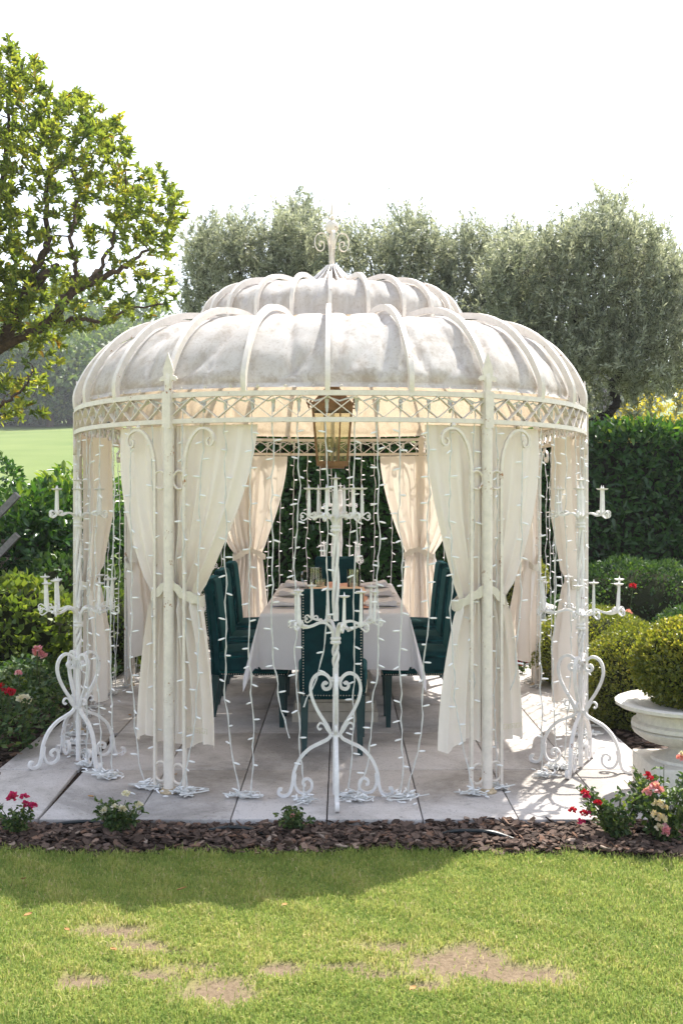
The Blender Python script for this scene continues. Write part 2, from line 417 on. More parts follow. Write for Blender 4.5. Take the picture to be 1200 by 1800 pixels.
gz = -0.05 - 0.012 * pv + slope(gy) + np.where(gy > 30, 0.6 * np.sin(gx * 0.05 + 1) * np.clip((gy - 30) / 60, 0, 1), 0)
nx = len(xs); i0 = (np.arange(len(ys) - 1)[:, None] * nx + np.arange(nx - 1)[None]).ravel()
ground = link('lawn', npmesh('lawn', np.stack([gx, gy, gz], 1), np.stack([i0, i0 + 1, i0 + nx + 1, i0 + nx], 1), 4, GROUND, True, pv))
tag(ground, 'green lawn with bare sandy patches running back to a sloping meadow', 'lawn', kind='structure')

def bed_edge(x): return 4.80 + 0.035 * np.sin(x * 2.3 + 0.6) + 0.02 * np.sin(x * 7.1) - 0.035 * x
def m_blade():
    m, t = mat_new('grass_blade')
    a = t.nodes.new('ShaderNodeAttribute'); a.attribute_name = 'rnd'
    c = ramp(t, a.outputs['Fac'], [(0, (0.11, 0.18, 0.040)), (0.40, (0.255, 0.345, 0.078)), (0.66, (0.40, 0.425, 0.11)), (0.86, (0.56, 0.49, 0.20)), (1, (0.62, 0.52, 0.30))])
    finish(t, c, 0.6, 0.25, None, 0, 0.45); return m
def make_grass(n):
    Y = rng.uniform(2.55, 4.90, n); X = rng.uniform(-1, 1, n) * (0.55 + Y * 0.36)
    pv = patch_val(X, Y, PATCH); dv = np.maximum(0.7 * patch_val(X, Y, DRY), patch_val(X, Y, [(p_[0], p_[1], p_[2] * 1.35 + 0.03, p_[3] * 1.35 + 0.03) for p_ in PATCH]))
    clump = smooth_noise(np.stack([X, Y, X * 0], 1), 9, 8)
    keep = (rng.random(n) > np.clip(pv * 1.12 - 0.05, 0, 0.965)) & (Y < bed_edge(X) + rng.normal(size=n) * 0.014) & (rng.random(n) > dv * 0.45 * (clump > -0.2))
    X, Y, dv, clump = X[keep], Y[keep], dv[keep], clump[keep]; n = len(X)
    edge = np.clip(1 - (bed_edge(X) - Y) / 0.10, 0, 1)
    h = (0.012 + 0.019 * rng.random(n) ** 1.6 + 0.015 * (rng.random(n) < 0.03)) * (1 + 0.38 * clump + 0.55 * edge); wd = 0.0013 + 0.0012 * rng.random(n)
    az = rng.random(n) * 6.283; lean = rng.random(n) ** 0.7 * 0.9; la = rng.random(n) * 6.283
    B = np.stack([X, Y, np.full(n, -0.052)], 1); S = np.stack([np.cos(az), np.sin(az), az * 0], 1) * wd[:, None]
    Ld = np.stack([np.cos(la), np.sin(la), la * 0], 1)
    mid = B + Ld * (h * lean * 0.30)[:, None] + np.array([0, 0, 1]) * (h * 0.6)[:, None]
    tip = B + Ld * (h * lean * 1.0)[:, None] + np.array([0, 0, 1]) * (h * (1 - 0.4 * lean))[:, None]
    V = np.stack([B - S, B + S, mid + S * 0.8, mid - S * 0.8, tip], 1).reshape(-1, 3)
    b = np.arange(n) * 5
    T = np.concatenate([np.stack([b, b + 1, b + 2], 1), np.stack([b, b + 2, b + 3], 1), np.stack([b + 3, b + 2, b + 4], 1)])
    val = np.clip(0.44 + 0.14 * rng.normal(size=n) + 0.30 * dv * rng.random(n) + 0.11 * clump + 0.09 * smooth_noise(B, 2.2, 21) + (rng.random(n) < 0.06) * 0.35, 0, 1)
    return link('grass', npmesh('grass', V, T, 3, m_blade(), False, np.repeat(val, 5)))
tag(make_grass(420000), 'short mown grass on the lawn in front of the bark bed', 'grass', kind='stuff')

# ------------------------------------------------------------------ planting bed and bark mulch
def m_mulch():
    m, t = mat_new('bark_soil'); v = coords(t)
    vo = t.nodes.new('ShaderNodeTexVoronoi'); vo.inputs['Scale'].default_value = 38; t.links.new(v, vo.inputs['Vector'])
    c = ramp(t, noise(t, 45, 6, 0.75, v), [(0.3, (0.018, 0.013, 0.010)), (0.7, (0.075, 0.052, 0.038))])
    finish(t, c, 0.95, 0.1, bump(t, vo.outputs[0], 0.8, 0.03)); return m
MULCH = m_mulch()
mb = MB(); m_ = 160
def bedz(x, y): return -0.032 + 0.012 * math.sin(x * 5 + y * 7) * math.sin(x * 3.1 - y * 11) - 0.012 * max(0, 4.95 - y) / 0.15
mb.grid(lambda u, v: (-4.5 + 9.5 * u, (ye := float(bed_edge(np.float64(-4.5 + 9.5 * u))) - 0.02) + (5.20 - ye) * v, bedz(-4.5 + 9.5 * u, ye + (5.2 - ye) * v)), m_, 6)
mb.grid(lambda u, v: (-6.0 + 4.15 * u, 5.2 + 9 * v, -0.030 + 0.01 * math.sin(u * 40 + v * 60)), 30, 40)
mb.grid(lambda u, v: (1.70 + 6.0 * u, 5.2 + 9 * v, -0.030 + 0.01 * math.sin(u * 40 + v * 60)), 30, 40)
mb.grid(lambda u, v: (-1.85 + 3.55 * u, 10.7 + 3.5 * v, -0.031), 10, 10)
bed = mb.build('planting_bed', MULCH); tag(bed, 'dark planting bed of soil and bark around the stone patio', 'flower bed', kind='structure')

def m_chip(name, lo, hi):
    m, t = mat_new(name)
    oi = t.nodes.new('ShaderNodeObjectInfo'); at_ = t.nodes.new('ShaderNodeAttribute'); at_.attribute_name = 'rnd'
    s = t.nodes.new('ShaderNodeMath'); s.operation = 'ADD'; t.links.new(oi.outputs['Random'], s.inputs[0]); t.links.new(at_.outputs['Fac'], s.inputs[1])
    fr = t.nodes.new('ShaderNodeMath'); fr.operation = 'FRACT'; t.links.new(s.outputs[0], fr.inputs[0])
    c = ramp(t, fr.outputs[0], [(0, lo), (0.75, hi), (0.93, (0.20, 0.11, 0.07)), (1, (0.34, 0.27, 0.22))])
    n = noise(t, 120, 4, 0.7, coords(t)); c2 = mix(t, 1, c, ramp(t, n, [(0.3, 0.55), (0.7, 1.15)]), 'MULTIPLY')
    finish(t, c2, 0.85, 0.2, bump(t, n, 0.5, 0.004)); return m
CHIP = m_chip('bark_chip', (0.030, 0.019, 0.014), (0.14, 0.095, 0.075))
def chip_shape(r):
    n = r.randint(5, 7); L = r.uniform(0.7, 1.3); top = []; bot = []
    for k in range(n):
        a = 2 * math.pi * k / n + r.uniform(-0.25, 0.25); q = r.uniform(0.75, 1.1)
        x, y = math.cos(a) * 0.5 * q * L * 1.35, math.sin(a) * 0.5 * q / L
        cz = 0.25 * y * y
        top.append((x, y, 0.09 + cz)); bot.append((x * 0.96, y * 0.92, -0.05 + cz))
    f = [tuple(range(n)), tuple(reversed(range(n, 2 * n)))] + [(k, n + k, n + (k + 1) % n, (k + 1) % n) for k in range(n)]
    return top + bot, f
cr = random.Random(3)
shapes = [chip_shape(cr) for _ in range(8)]
chipme = []
for P_, f_ in shapes:
    b_ = MB().poly(P_, f_); chipme.append(b_.mesh('bark_chip', CHIP, False))
def chip_place():
    x = cr.uniform(-1.95, 1.95); y = cr.uniform(float(bed_edge(np.float64(x))) - 0.015, 5.15)
    M = Matrix.Translation((x, y, bedz(x, y) + cr.uniform(0.004, 0.028))) @ Matrix.Rotation(cr.uniform(0, 6.28), 4, 'Z') @ Matrix.Rotation(cr.gauss(0, 0.33), 4, 'X') @ Matrix.Rotation(cr.gauss(0, 0.28), 4, 'Y')
    return M
for k in range(300):
    s_ = cr.uniform(0.030, 0.058)
    link('bark_chip', chipme[k % 8], bed, chip_place() @ Matrix.Scale(s_, 4))
mb = MB(); vals = []
def chips_more(count, place, lo, hi):
    for k in range(count):
        P_, f_ = shapes[k % 8]; M = place() @ Matrix.Scale(cr.uniform(lo, hi), 4)
        mb.poly([M @ Vector(p) for p in P_], f_); vals.extend([cr.random()] * len(P_))
chips_more(4200, chip_place, 0.016, 0.040)
def chip_side():
    if cr.random() < 0.5: x, y = cr.uniform(-3.0, -1.88), cr.uniform(5.2, 8.2)
    else: x, y = cr.uniform(1.80, 2.8), cr.uniform(5.2, 8.2)
    return Matrix.Translation((x, y, -0.022 + cr.uniform(0, 0.02))) @ Matrix.Rotation(cr.uniform(0, 6.28), 4, 'Z') @ Matrix.Rotation(cr.gauss(0, 0.3), 4, 'X')
chips_more(2200, chip_side, 0.03, 0.06)
co = mb.build('bark_mulch', CHIP, bed, False); co['kind'] = 'stuff'
a_ = co.data.attributes.new('rnd', 'FLOAT', 'POINT'); a_.data.foreach_set('value', np.array(vals, dtype=np.float32))

# ------------------------------------------------------------------ patio of stone slabs
def m_slab():
    m, t = mat_new('honed_limestone'); v = coords(t)
    oi = t.nodes.new('ShaderNodeObjectInfo')
    base = ramp(t, noise(t, 1.3, 6, 0.7, v, 0.5), [(0.40, (0.315, 0.29, 0.27)), (0.50, (0.455, 0.42, 0.395)), (0.58, (0.535, 0.50, 0.48))])
    tone = ramp(t, oi.outputs['Random'], [(0, 0.9), (1, 1.06)])
    vein = ramp(t, noise(t, 16, 8, 0.75, v, 1.5), [(0.32, 0.62), (0.42, 1.0)])
    fleck = ramp(t, noise(t, 85, 3, 0.6, v, 2.0), [(0.35, 0.28), (0.385, 1.0)])
    c = mix(t, 1, mix(t, 1, mix(t, 1, base, tone, 'MULTIPLY'), vein, 'MULTIPLY'), fleck, 'MULTIPLY')
    finish(t, c, ramp(t, noise(t, 6, 4, 0.6, v), [(0.3, 0.55), (0.7, 0.8)]), 0.3, bump(t, noise(t, 30, 7, 0.7, v), 0.18, 0.01)); return m
SLAB = m_slab()
patio = MB().box((-0.072, 7.95, -0.065), (3.60, 5.48, 0.09)).build('patio', MULCH, None, False)
tag(patio, 'rectangular patio of pale stone slabs under the white pavilion', 'patio', kind='structure')
tw, tl = 0.4575, 0.93
tile = rbox('stone_slab', (tw - 0.006, tl - 0.006, 0.05), 0.004, SLAB, patio, Matrix.Identity(4), 2)
first = True
for j in range(6):
    for i in range(8):
        o = tile if first else link('stone_slab', tile.data, patio); first = False
        x = -0.07 + (i - 3.5) * tw; y = 5.149 + (j + 0.5) * tl; rz = rnd.gauss(0, 0.0012)
        if i == 0 and j == 0: x -= 0.022; rz = R(2.0)
        if i == 0 and j == 1: x -= 0.03
        o.location = (x, y, -0.025 + rnd.uniform(-0.0012, 0.0012)); o.rotation_euler = (0, 0, rz)
# a few dead leaves lying on the slabs and lawn
DEAD = m_plain('dry_leaf', (0.36, 0.20, 0.08), 0.8, 0.2, 0.2)
lm = MB(); lm.grid(lambda u, v: ((u - 0.5), (v - 0.5) * math.sin(math.pi * (0.06 + 0.88 * u)) * 0.55, 0.12 + 0.25 * (v - 0.5) ** 2 * 2 + 0.12 * (u - 0.5) ** 2), 8, 4)
lme = lm.mesh('fallen_leaf', DEAD)
spots = [(845, 1371, 0), (307, 1363, 0), (160, 1402, 0), (228, 1258, 0), (320, 1565, 1), (42, 1548, 1), (50, 1610, 1), (500, 1592, 1), (725, 1740, 1), (118, 1636, 1), (200, 1672, 1)]
words = ['nearest the front left post', 'beside the left candle stand', 'near the left slab gap', 'behind the left candle stand', 'in the shaded grass before the centre', 'in the shaded grass far left', 'at the left edge of the lawn', 'near the shadow edge mid lawn', 'on the bare sandy patch', 'on the small bare patch', 'below the small bare patch']
for (x, y, g), wd_ in zip(spots, words):
    zz = 0.003 if g == 0 else -0.022
    p = at(x, y, F * (HC - zz) / (y - HOR))
    if g == 0 and p.y < 5.2: continue
    o = link('fallen_leaf', lme); o.location = (p.x, p.y, zz); o.scale = [rnd.uniform(0.028, 0.045)] * 3
    o.rotation_euler = (rnd.gauss(0, 0.2), rnd.gauss(0, 0.2), rnd.uniform(0, 6.28))
    tag(o, 'small dry brown leaf fallen ' + wd_, 'leaf', 'fallen leaves')

# ------------------------------------------------------------------ the pavilion
GXC, GYC = -0.07, 7.89
A_, B_, NE = 1.69, 2.435, 2.5
tt = np.linspace(0, 2 * np.pi, 6001)
sx_, cx_ = np.sin(tt), np.cos(tt)
RX = A_ * np.sign(sx_) * np.abs(sx_) ** (2 / NE); RY = -B_ * np.sign(cx_) * np.abs(cx_) ** (2 / NE)
SS = np.concatenate([[0], np.cumsum(np.hypot(np.diff(RX), np.diff(RY)))]); PER = SS[-1]
def ring(s):
    """point, tangent and outward normal of the ring at arc length s from the front centre (positive to the right)"""
    s = s % PER
    x = float(np.interp(s, SS, RX)); y = float(np.interp(s, SS, RY))
    x2 = float(np.interp((s + 0.01) % PER, SS, RX)); y2 = float(np.interp((s + 0.01) % PER, SS, RY))
    x1 = float(np.interp((s - 0.01) % PER, SS, RX)); y1 = float(np.interp((s - 0.01) % PER, SS, RY))
    t = Vector((x2 - x1, y2 - y1, 0)).normalized()
    return Vector((x, y, 0)), t, Vector((t.y, -t.x, 0))
Z0, Z1 = 1.925, 2.060
gaz = empty('garden_pavilion', (GXC, GYC, 0))
tag(gaz, 'cream wrought iron oval pavilion with a two tier domed canvas roof', 'pavilion')
NR = 32; STEP = PER / NR
npts = 256
for nm, z, h in (('lower_rail', Z0, 0.024), ('upper_rail', Z1, 0.026)):
    MB().ribbon([ring(PER * k / npts)[0] + Vector((0, 0, z)) for k in range(npts)], (0, 0, 1), h, 0.030, True).build(nm, IRON, gaz)
# lattice between the rails
NC = 96; cw = PER / NC; hh = Z1 - Z0 - 0.025
p0, p1 = ring(0)[0], ring(cw)[0]; ln = math.hypot((p1 - p0).length, hh)
slat_me = MB().box((0, 0, 0), (ln + 0.004, 0.024, 0.0045)).mesh('lattice_bar', IRON, False)
for k in range(NC):
    a0, _, _ = ring(k * cw); a1, _, _ = ring((k + 1) * cw)
    for sgn in (1, -1):
        q0 = a0 + Vector((0, 0, Z0 + 0.0125 if sgn > 0 else Z1 - 0.0125)); q1 = a1 + Vector((0, 0, Z1 - 0.0125 if sgn > 0 else Z0 + 0.0125))
        d = q1 - q0; X = d.normalized(); _, _, nn = ring((k + 0.5) * cw); Y = (nn - X * nn.dot(X)).normalized(); Zv = X.cross(Y)
        M = Matrix((X, Y, Zv)).transposed().to_4x4(); M.translation = (q0 + q1) / 2 + nn * (0.0025 * sgn)
        M = M @ Matrix.Scale(d.length / ln, 4, (1, 0, 0))
        link('lattice_bar', slat_me, gaz, M)
# ribs of both tiers
LOW = [(1.0, 2.072), (1.002, 2.15), (0.985, 2.235), (0.95, 2.345), (0.887, 2.475), (0.80, 2.570), (0.71, 2.615), (0.62, 2.628), (0.545, 2.610)]
UPP = [(0.545, 2.610), (0.548, 2.73), (0.528, 2.82), (0.480, 2.90), (0.40, 2.955), (0.30, 2.972), (0.21, 2.985), (0.11, 3.055), (0.02, 3.20)]
def curve(pts, n):
    P = np.array(pts); t = np.arange(len(P)); q = np.linspace(0, len(P) - 1, n); out = []
    for x in q:
        i = min(int(x), len(P) - 2); f = x - i
        a, b, c, d = P[max(i - 1, 0)], P[i], P[i + 1], P[min(i + 2, len(P) - 1)]
        out.append(0.5 * (2 * b + (c - a) * f + (2 * a - 5 * b + 4 * c - d) * f * f + (3 * b - a - 3 * c + d) * f ** 3))
    return out
LOWC, UPPC = curve(LOW, 26), curve(UPP, 26)
for k in range(NR):
    p, t, nn = ring(k * STEP); pd = Vector((p.x, p.y, 0)); bn = Vector((-pd.y, pd.x, 0)).normalized()
    MB().ribbon([pd * s + Vector((0, 0, z)) for s, z in LOWC], bn, 0.025, 0.036).build('roof_rib', IRON, gaz)
    MB().ribbon([pd * s + Vector((0, 0, z)) for s, z in UPPC], bn, [0.022 - 0.014 * max(0, i - 17) / 8 for i in range(26)], 0.030).build('crown_rib', IRON, gaz)
MB().ribbon([ring(PER * k / npts)[0] * 0.545 + Vector((0, 0, 2.603)) for k in range(npts)], (0, 0, 1), 0.028, 0.026, True).build('crown_ring', IRON, gaz)
# canvas, one panel between each two ribs
RP = [ring(k * STEP)[0] for k in range(NR)]
def panel(k, prof, off, sag, seed):
    def fn(u, v):
        i = v * (len(prof) - 1); i0 = min(int(i), len(prof) - 2); f = i - i0
        s = prof[i0][0] * (1 - f) + prof[i0 + 1][0] * f; z = prof[i0][1] * (1 - f) + prof[i0 + 1][1] * f
        ts = prof[i0 + 1][0] - prof[i0][0]; tz = prof[i0 + 1][1] - prof[i0][1]; l = math.hypot(ts * 1.9, tz) + 1e-9
        p = RP[k].lerp(RP[(k + 1) % NR], u)
        L = p.length; w_ = math.sin(math.pi * u)
        q = np.array([[p.x * s, p.y * s, z]])
        wr = float(smooth_noise(q, 5.5, seed)[0]) * 0.012 + float(smooth_noise(q + 3, 13, seed + 1)[0]) * 0.005
        fold = (1 - abs(math.sin(1.7 * u * math.pi + 2.6 * v * (1 if k % 2 else -1) + k * 1.3))) ** 4 * 0.026 + (1 - abs(math.sin(0.9 * u * math.pi - 4.1 * v + k * 2.1))) ** 4 * 0.020
        dd = off + sag * w_ * w_ * math.sin(math.pi * min(1, v * 1.1)) + (wr + fold) * min(1, 4 * w_) * min(1, 3 * (v + 0.12))
        ns, nz = -tz / l, ts * 1.9 / l      # inward in the rib plane
        if v < 0.02: dd = 0.012
        return (p.x * s + p.x / L * ns * dd, p.y * s + p.y / L * ns * dd, z + nz * dd)
    return fn
for k in range(NR):
    MB().grid(panel(k, [(s * 0.997, z) for s, z in LOWC[1:]], 0.034, 0.004, k * 3), 20, 32).build('canvas_panel', CANVAS, gaz, angle=180)
    MB().grid(panel(k, UPPC[1:26], 0.026, 0.004, 100 + k * 3), 10, 16).build('crown_canvas_panel', CANVAS, gaz, angle=180)
# rows of little eyelets along the hem
ey = MB()
for k in range(NR * 3):
    p, t, nn = ring((k + 0.5) * STEP / 3)
    c = p * 0.999 + Vector((0, 0, 2.095)) + nn * 0.004
    ey.tube([c + (t * math.cos(a) + Vector((0, 0, 1)) * math.sin(a)) * 0.007 for a in [i * math.pi / 3 for i in range(6)]], 0.0022, 4, True)
o = ey.build('eyelet_row', NAIL, gaz); o['kind'] = 'stuff'
# top ornament
MB().lathe([(0.055, 3.17), (0.05, 3.20), (0.022, 3.215), (0.014, 3.25), (0.014, 3.42), (0.02, 3.44), (0.012, 3.45)], 16).build('top_stem', IRON, gaz)
MB().sphere((0, 0, 3.497), 0.050, 20).build('top_ball', IRON, gaz)
MB().lathe([(0.010, 3.545), (0.022, 3.56), (0.008, 3.575), (0.013, 3.60), (0.004, 3.665), (0.006, 3.672), (0.001, 3.685)], 12).build('top_spike', IRON, gaz)
for a in range(4):
    d = Vector((math.cos(a * math.pi / 2 + 0.12), math.sin(a * math.pi / 2 + 0.12), 0)); b = Vector((-d.y, d.x, 0))
    pth = [(0.016, 3.24), (0.020, 3.34), (0.035, 3.42), (0.065, 3.452), (0.100, 3.445), (0.122, 3.41), (0.122, 3.36), (0.100, 3.325), (0.070, 3.325), (0.055, 3.35), (0.062, 3.385), (0.085, 3.390), (0.092, 3.368), (0.080, 3.355)]
    MB().ribbon([d * r_ + Vector((0, 0, z)) for r_, z in curve(pth, 44)], b, 0.020, 0.006).build('top_scroll', IRON, gaz)
    pth2 = [(0.006, 3.545), (0.03, 3.575), (0.05, 3.565), (0.045, 3.548)]
    MB().ribbon([d * r_ + Vector((0, 0, z)) for r_, z in curve(pth2, 12)], b, 0.012, 0.004).build('top_leaf', IRON, gaz)
# posts
RUST = m_plain('rusty_base', (0.48, 0.38, 0.25), 0.7, 0.3, 0.4, 60, bumps=0.4)
POSTS = [2, 6, 10, 14, 18, 22, 26, 30]
FLEUR = [(0.022, 0), (0.022, 0.055), (0.030, 0.062), (0.050, 0.056), (0.058, 0.066), (0.052, 0.078), (0.028, 0.088), (0.034, 0.108), (0.028, 0.132), (0.013, 0.168), (0.0, 0.205)]
for k in POSTS:
    p, t, nn = ring(k * STEP)
    post = MB().tube([p + nn * 0.006, p + nn * 0.006 + Vector((0, 0, 1.90))], 0.0285, 20).build('post', IRON, gaz)
    Mz = Matrix((t, nn, Vector((0, 0, 1)))).transposed()
    MB().box(p + nn * 0.008 + Vector((0, 0, 1.985)), (0.052, 0.050, 0.19), Mz).build('post_head', IRON, post, False)
    MB().lathe([(0.034, 0.0), (0.052, 0.0), (0.052, 0.006), (0.040, 0.012), (0.036, 0.022)], 20, p + nn * 0.006).build('base_plate', RUST, post)
    out = [(x, z) for x, z in FLEUR] + [(-x, z) for x, z in reversed(FLEUR[:-1])]
    fr = [p + nn * 0.016 + t * x + Vector((0, 0, 2.078 + z)) for x, z in out]; bk = [q - nn * 0.010 for q in fr]
    n_ = len(fr); f_ = [tuple(range(n_)), tuple(reversed(range(n_, 2 * n_)))] + [(i, n_ + i, n_ + (i + 1) % n_, (i + 1) % n_) for i in range(n_)]
    MB().poly(fr + bk, f_).build('spear_finial', IRON, post, False)
    for sg in (-1, 1):
        def pt(x, z): return p + t * (x * sg) + Vector((0, 0, z))
        pth = [(0.095, 0.0), (0.095, 0.6), (0.095, 1.2), (0.095, 1.66), (0.102, 1.74), (0.128, 1.82), (0.175, 1.876), (0.225, 1.886), (0.265, 1.866), (0.279, 1.83), (0.265, 1.80), (0.243, 1.802), (0.238, 1.825), (0.252, 1.836)]
        cp = [pt(*pth[0]), pt(*pth[1]), pt(*pth[2])] + [pt(*q) for q in curve(pth[3:], 30)]
        rod = MB().ribbon(cp, nn, 0.016, [0.016] * 6 + [0.016 - 0.008 * i / 27 for i in range(27)]).build('scroll_bracket', IRON, post)
        MB().sphere(pt(0.205, 1.901), 0.0125, 10).build('bead', RUST if rnd.random() < 0.35 else IRON, post)
        for z in (0.10, 1.622):
            c = pt(0.056 if z < 1 else 0.0625, z); r_ = 0.043 if z < 1 else 0.040
            MB().tube([c + (t * math.cos(a) + Vector((0, 0, 1)) * math.sin(a) * 1.18) * r_ for a in [i * math.pi / 12 for i in range(24)]], 0.0065, 7, True).build('ring_ornament', IRON, post)

# ------------------------------------------------------------------ curtains, two panels tied to every post
POSNAME = {2: 'front right post', 6: 'right side post nearer the camera', 10: 'right side post farther back', 14: 'rear right post',
           18: 'rear left post', 22: 'left side post farther back', 26: 'left side post nearer the camera', 30: 'front left post'}
CW = {2: (0.34, 0.46), 30: (0.46, 0.48), 6: (0.34, 0.36), 26: (0.36, 0.30), 10: (0.30, 0.30), 22: (0.30, 0.34), 14: (0.52, 0.40), 18: (0.40, 0.52)}
ZT, ZTIE, ZB = 1.905, 1.005, 0.225
for k in POSTS:
    p, t, nn = ring(k * STEP)
    lab = 'cream cotton curtain tied back to the ' + POSNAME[k]
    cur = empty('curtain', (GXC + p.x, GYC + p.y, 0)); tag(cur, lab, 'curtain', 'pavilion curtains')
    s0 = k * STEP; cr2 = random.Random(k * 5); bulk = 0.15 if k in (6, 26, 10, 22) else 0.0
    zb = ZB + cr2.uniform(-0.02, 0.03); ztie = ZTIE + cr2.uniform(-0.02, 0.02)
    for sg, wtop in ((-1, CW[k][0]), (1, CW[k][1])):
        nf = max(5, int(wtop * 17)); ph = cr2.uniform(0, 6); amp = cr2.uniform(0.8, 1.2); wtie = 0.145; wbot = (0.255 if k in (2, 30) else 0.215) + cr2.uniform(-0.02, 0.02)
        jit = [cr2.uniform(-0.5, 0.5) for _ in range(nf + 2)]
        def fn(u, v, sg=sg, wtop=wtop):
            zlo = zb + 0.055 * (1 - u) * cr2_off + 0.02 * math.sin(u * 9 + ph)
            z = ZT + (zlo - ZT) * v; tz_ = (ZT - z) / (ZT - ztie)
            if tz_ <= 1:
                wv = wtie + (wtop - wtie) * (1 - max(0.0, tz_) ** 1.7)
            else:
                q = min(1, (z - ztie) / (zlo - ztie)); wv = wtie + (wbot - wtie) * (1 - (1 - q) ** 1.8)
            ff = u * nf; ji = int(min(ff, nf)); jj = jit[ji] * (1 - (ff - ji)) + jit[min(ji + 1, nf)] * (ff - ji)
            comp = min(1.0, (0.30 / max(wv, 0.05)) * 0.42)
            fold = math.sin(ff * 2 * math.pi * 0.62 + ph + jj * 0.9 + 0.5 * math.sin(v * 5 + u * 3))
            dep = fold * 0.044 * amp * comp * (0.55 + 0.45 * min(1, v * 6)) * (0.35 if abs(tz_ - 1) < 0.02 else (0.6 if abs(tz_ - 1) < 0.06 else 1.0))
            dep += 0.006 * math.sin(ff * 11 + v * 4) * comp
            arc = -0.045 + u * (wv + 0.045) + 0.006 * math.sin(ff * 2 * math.pi * 0.62 + ph + 1.2)
            pp, t2, n2 = ring(s0 + sg * arc)
            fl_ = 0.95 * min(1, max(0, tz_)); pp = pp.lerp(p + t * (sg * arc), fl_); n2 = n2.lerp(nn, fl_)
            bulge = 0.016 * math.sin(math.pi * min(1, u)) * (1 if tz_ > 1 else 0.4)
            hug = 0.044 - 0.018 * (1 - min(1, u * 3.5)); dep = dep * (0.35 + 0.65 * min(1, u * 3.5))
            pp = pp - nn * (bulk * math.sin(math.pi * min(1, u * 0.9)) * (0.45 + 0.55 * min(1, abs(tz_ - 1) * 2.2)))
            return (pp.x - n2.x * (hug - dep - bulge) - p.x, pp.y - n2.y * (hug - dep - bulge) - p.y, z)
        cr2_off = cr2.uniform(-0.6, 0.9)
        pan = MB().grid(fn, nf * 9, 56).build('panel', CURTAIN, cur, angle=180)
        # tieback band from the post head round the folds to the outer edge
        bp = []
        for i in range(15):
            q = i / 14; uu = q * 1.0
            pp, t2, n2 = ring(s0 + sg * (0.0 + uu * (wtie + 0.022)))
            zz = ztie + 0.075 - 0.105 * q ** 0.8 + 0.004 * math.sin(q * 8 + ph)
            bp.append(pp - n2 * (0.050 - 0.056 * math.sqrt(max(0, 1 - (q * 0.93) ** 3)) + 0.02 * q ** 6) - p + Vector((0, 0, zz)))
        for i in range(8):
            q = i / 7; pp, t2, n2 = ring(s0 + sg * (wtie + 0.022) * (1 - q))
            bp.append(pp - n2 * (0.075 + 0.022 * math.sin(math.pi * q)) - p + Vector((0, 0, ztie - 0.030 + 0.07 * q)))
        MB().ribbon(bp, (0, 0, 1), [0.052 + 0.010 * math.sin(i * 1.3 + ph) for i in range(len(bp))], 0.005).build('tieback', TIE, cur)
    if k in (2, 30):      # Greek key border stitched near the hem corner and on the tieback
        sg = 1; kb = MB(); un = 0.0052
        key = [(0, 0), (0, 5), (5, 5), (5, 1), (2, 1), (2, 3), (3, 3)]
        for rep in range(3):
            pts = []
            for (a, b) in key + [(6, 0)] if rep < 2 else key:
                u_ = 1 - (0.008 + (rep * 6.3 + a) * un) / 0.185
                if (a, b) == (6, 0): continue
                pts.append((u_, zb + 0.075 + b * un))
            pl = []
            for (u_, z_) in pts:
                pp, t2, n2 = ring(s0 + sg * (u_ * 0.205)); pp = pp.lerp(p + t * (u_ * 0.245), 0.95); pl.append(pp - n2 * 0.004 - p + Vector((0, 0, z_)))
            kb.tube(pl, 0.0014, 4)
        kb.build('key_pattern', KEY, cur)
# ------------------------------------------------------------------ fairy light strands hung from the ring
bulb_me = MB().lathe([(0.0022, 0.0), (0.0038, 0.004), (0.0050, 0.012), (0.0048, 0.026), (0.0034, 0.034), (0.0010, 0.037)], 7).mesh('bulb', BULB)
sock_me = MB().lathe([(0.006, -0.075), (0.010, -0.068), (0.010, -0.052), (0.013, -0.048), (0.012, -0.010), (0.016, -0.006), (0.016, 0.012), (0.006, 0.018)], 8).mesh('plug', SOCKET)
BAYN = {(30, 2): 'front opening', (2, 6): 'front right opening', (6, 10): 'right side opening', (10, 14): 'rear right opening',
        (14, 18): 'rear opening', (18, 22): 'rear left opening', (22, 26): 'left side opening', (26, 30): 'front left opening'}
ORD = ['first', 'second', 'third', 'fourth', 'fifth', 'sixth', 'seventh', 'eighth', 'ninth', 'tenth', 'eleventh', 'twelfth', 'thirteenth', 'fourteenth', 'fifteenth', 'sixteenth']
lr = random.Random(21)
def aim(d):
    return Vector(d).to_track_quat('Z', 'Y').to_matrix().to_4x4()
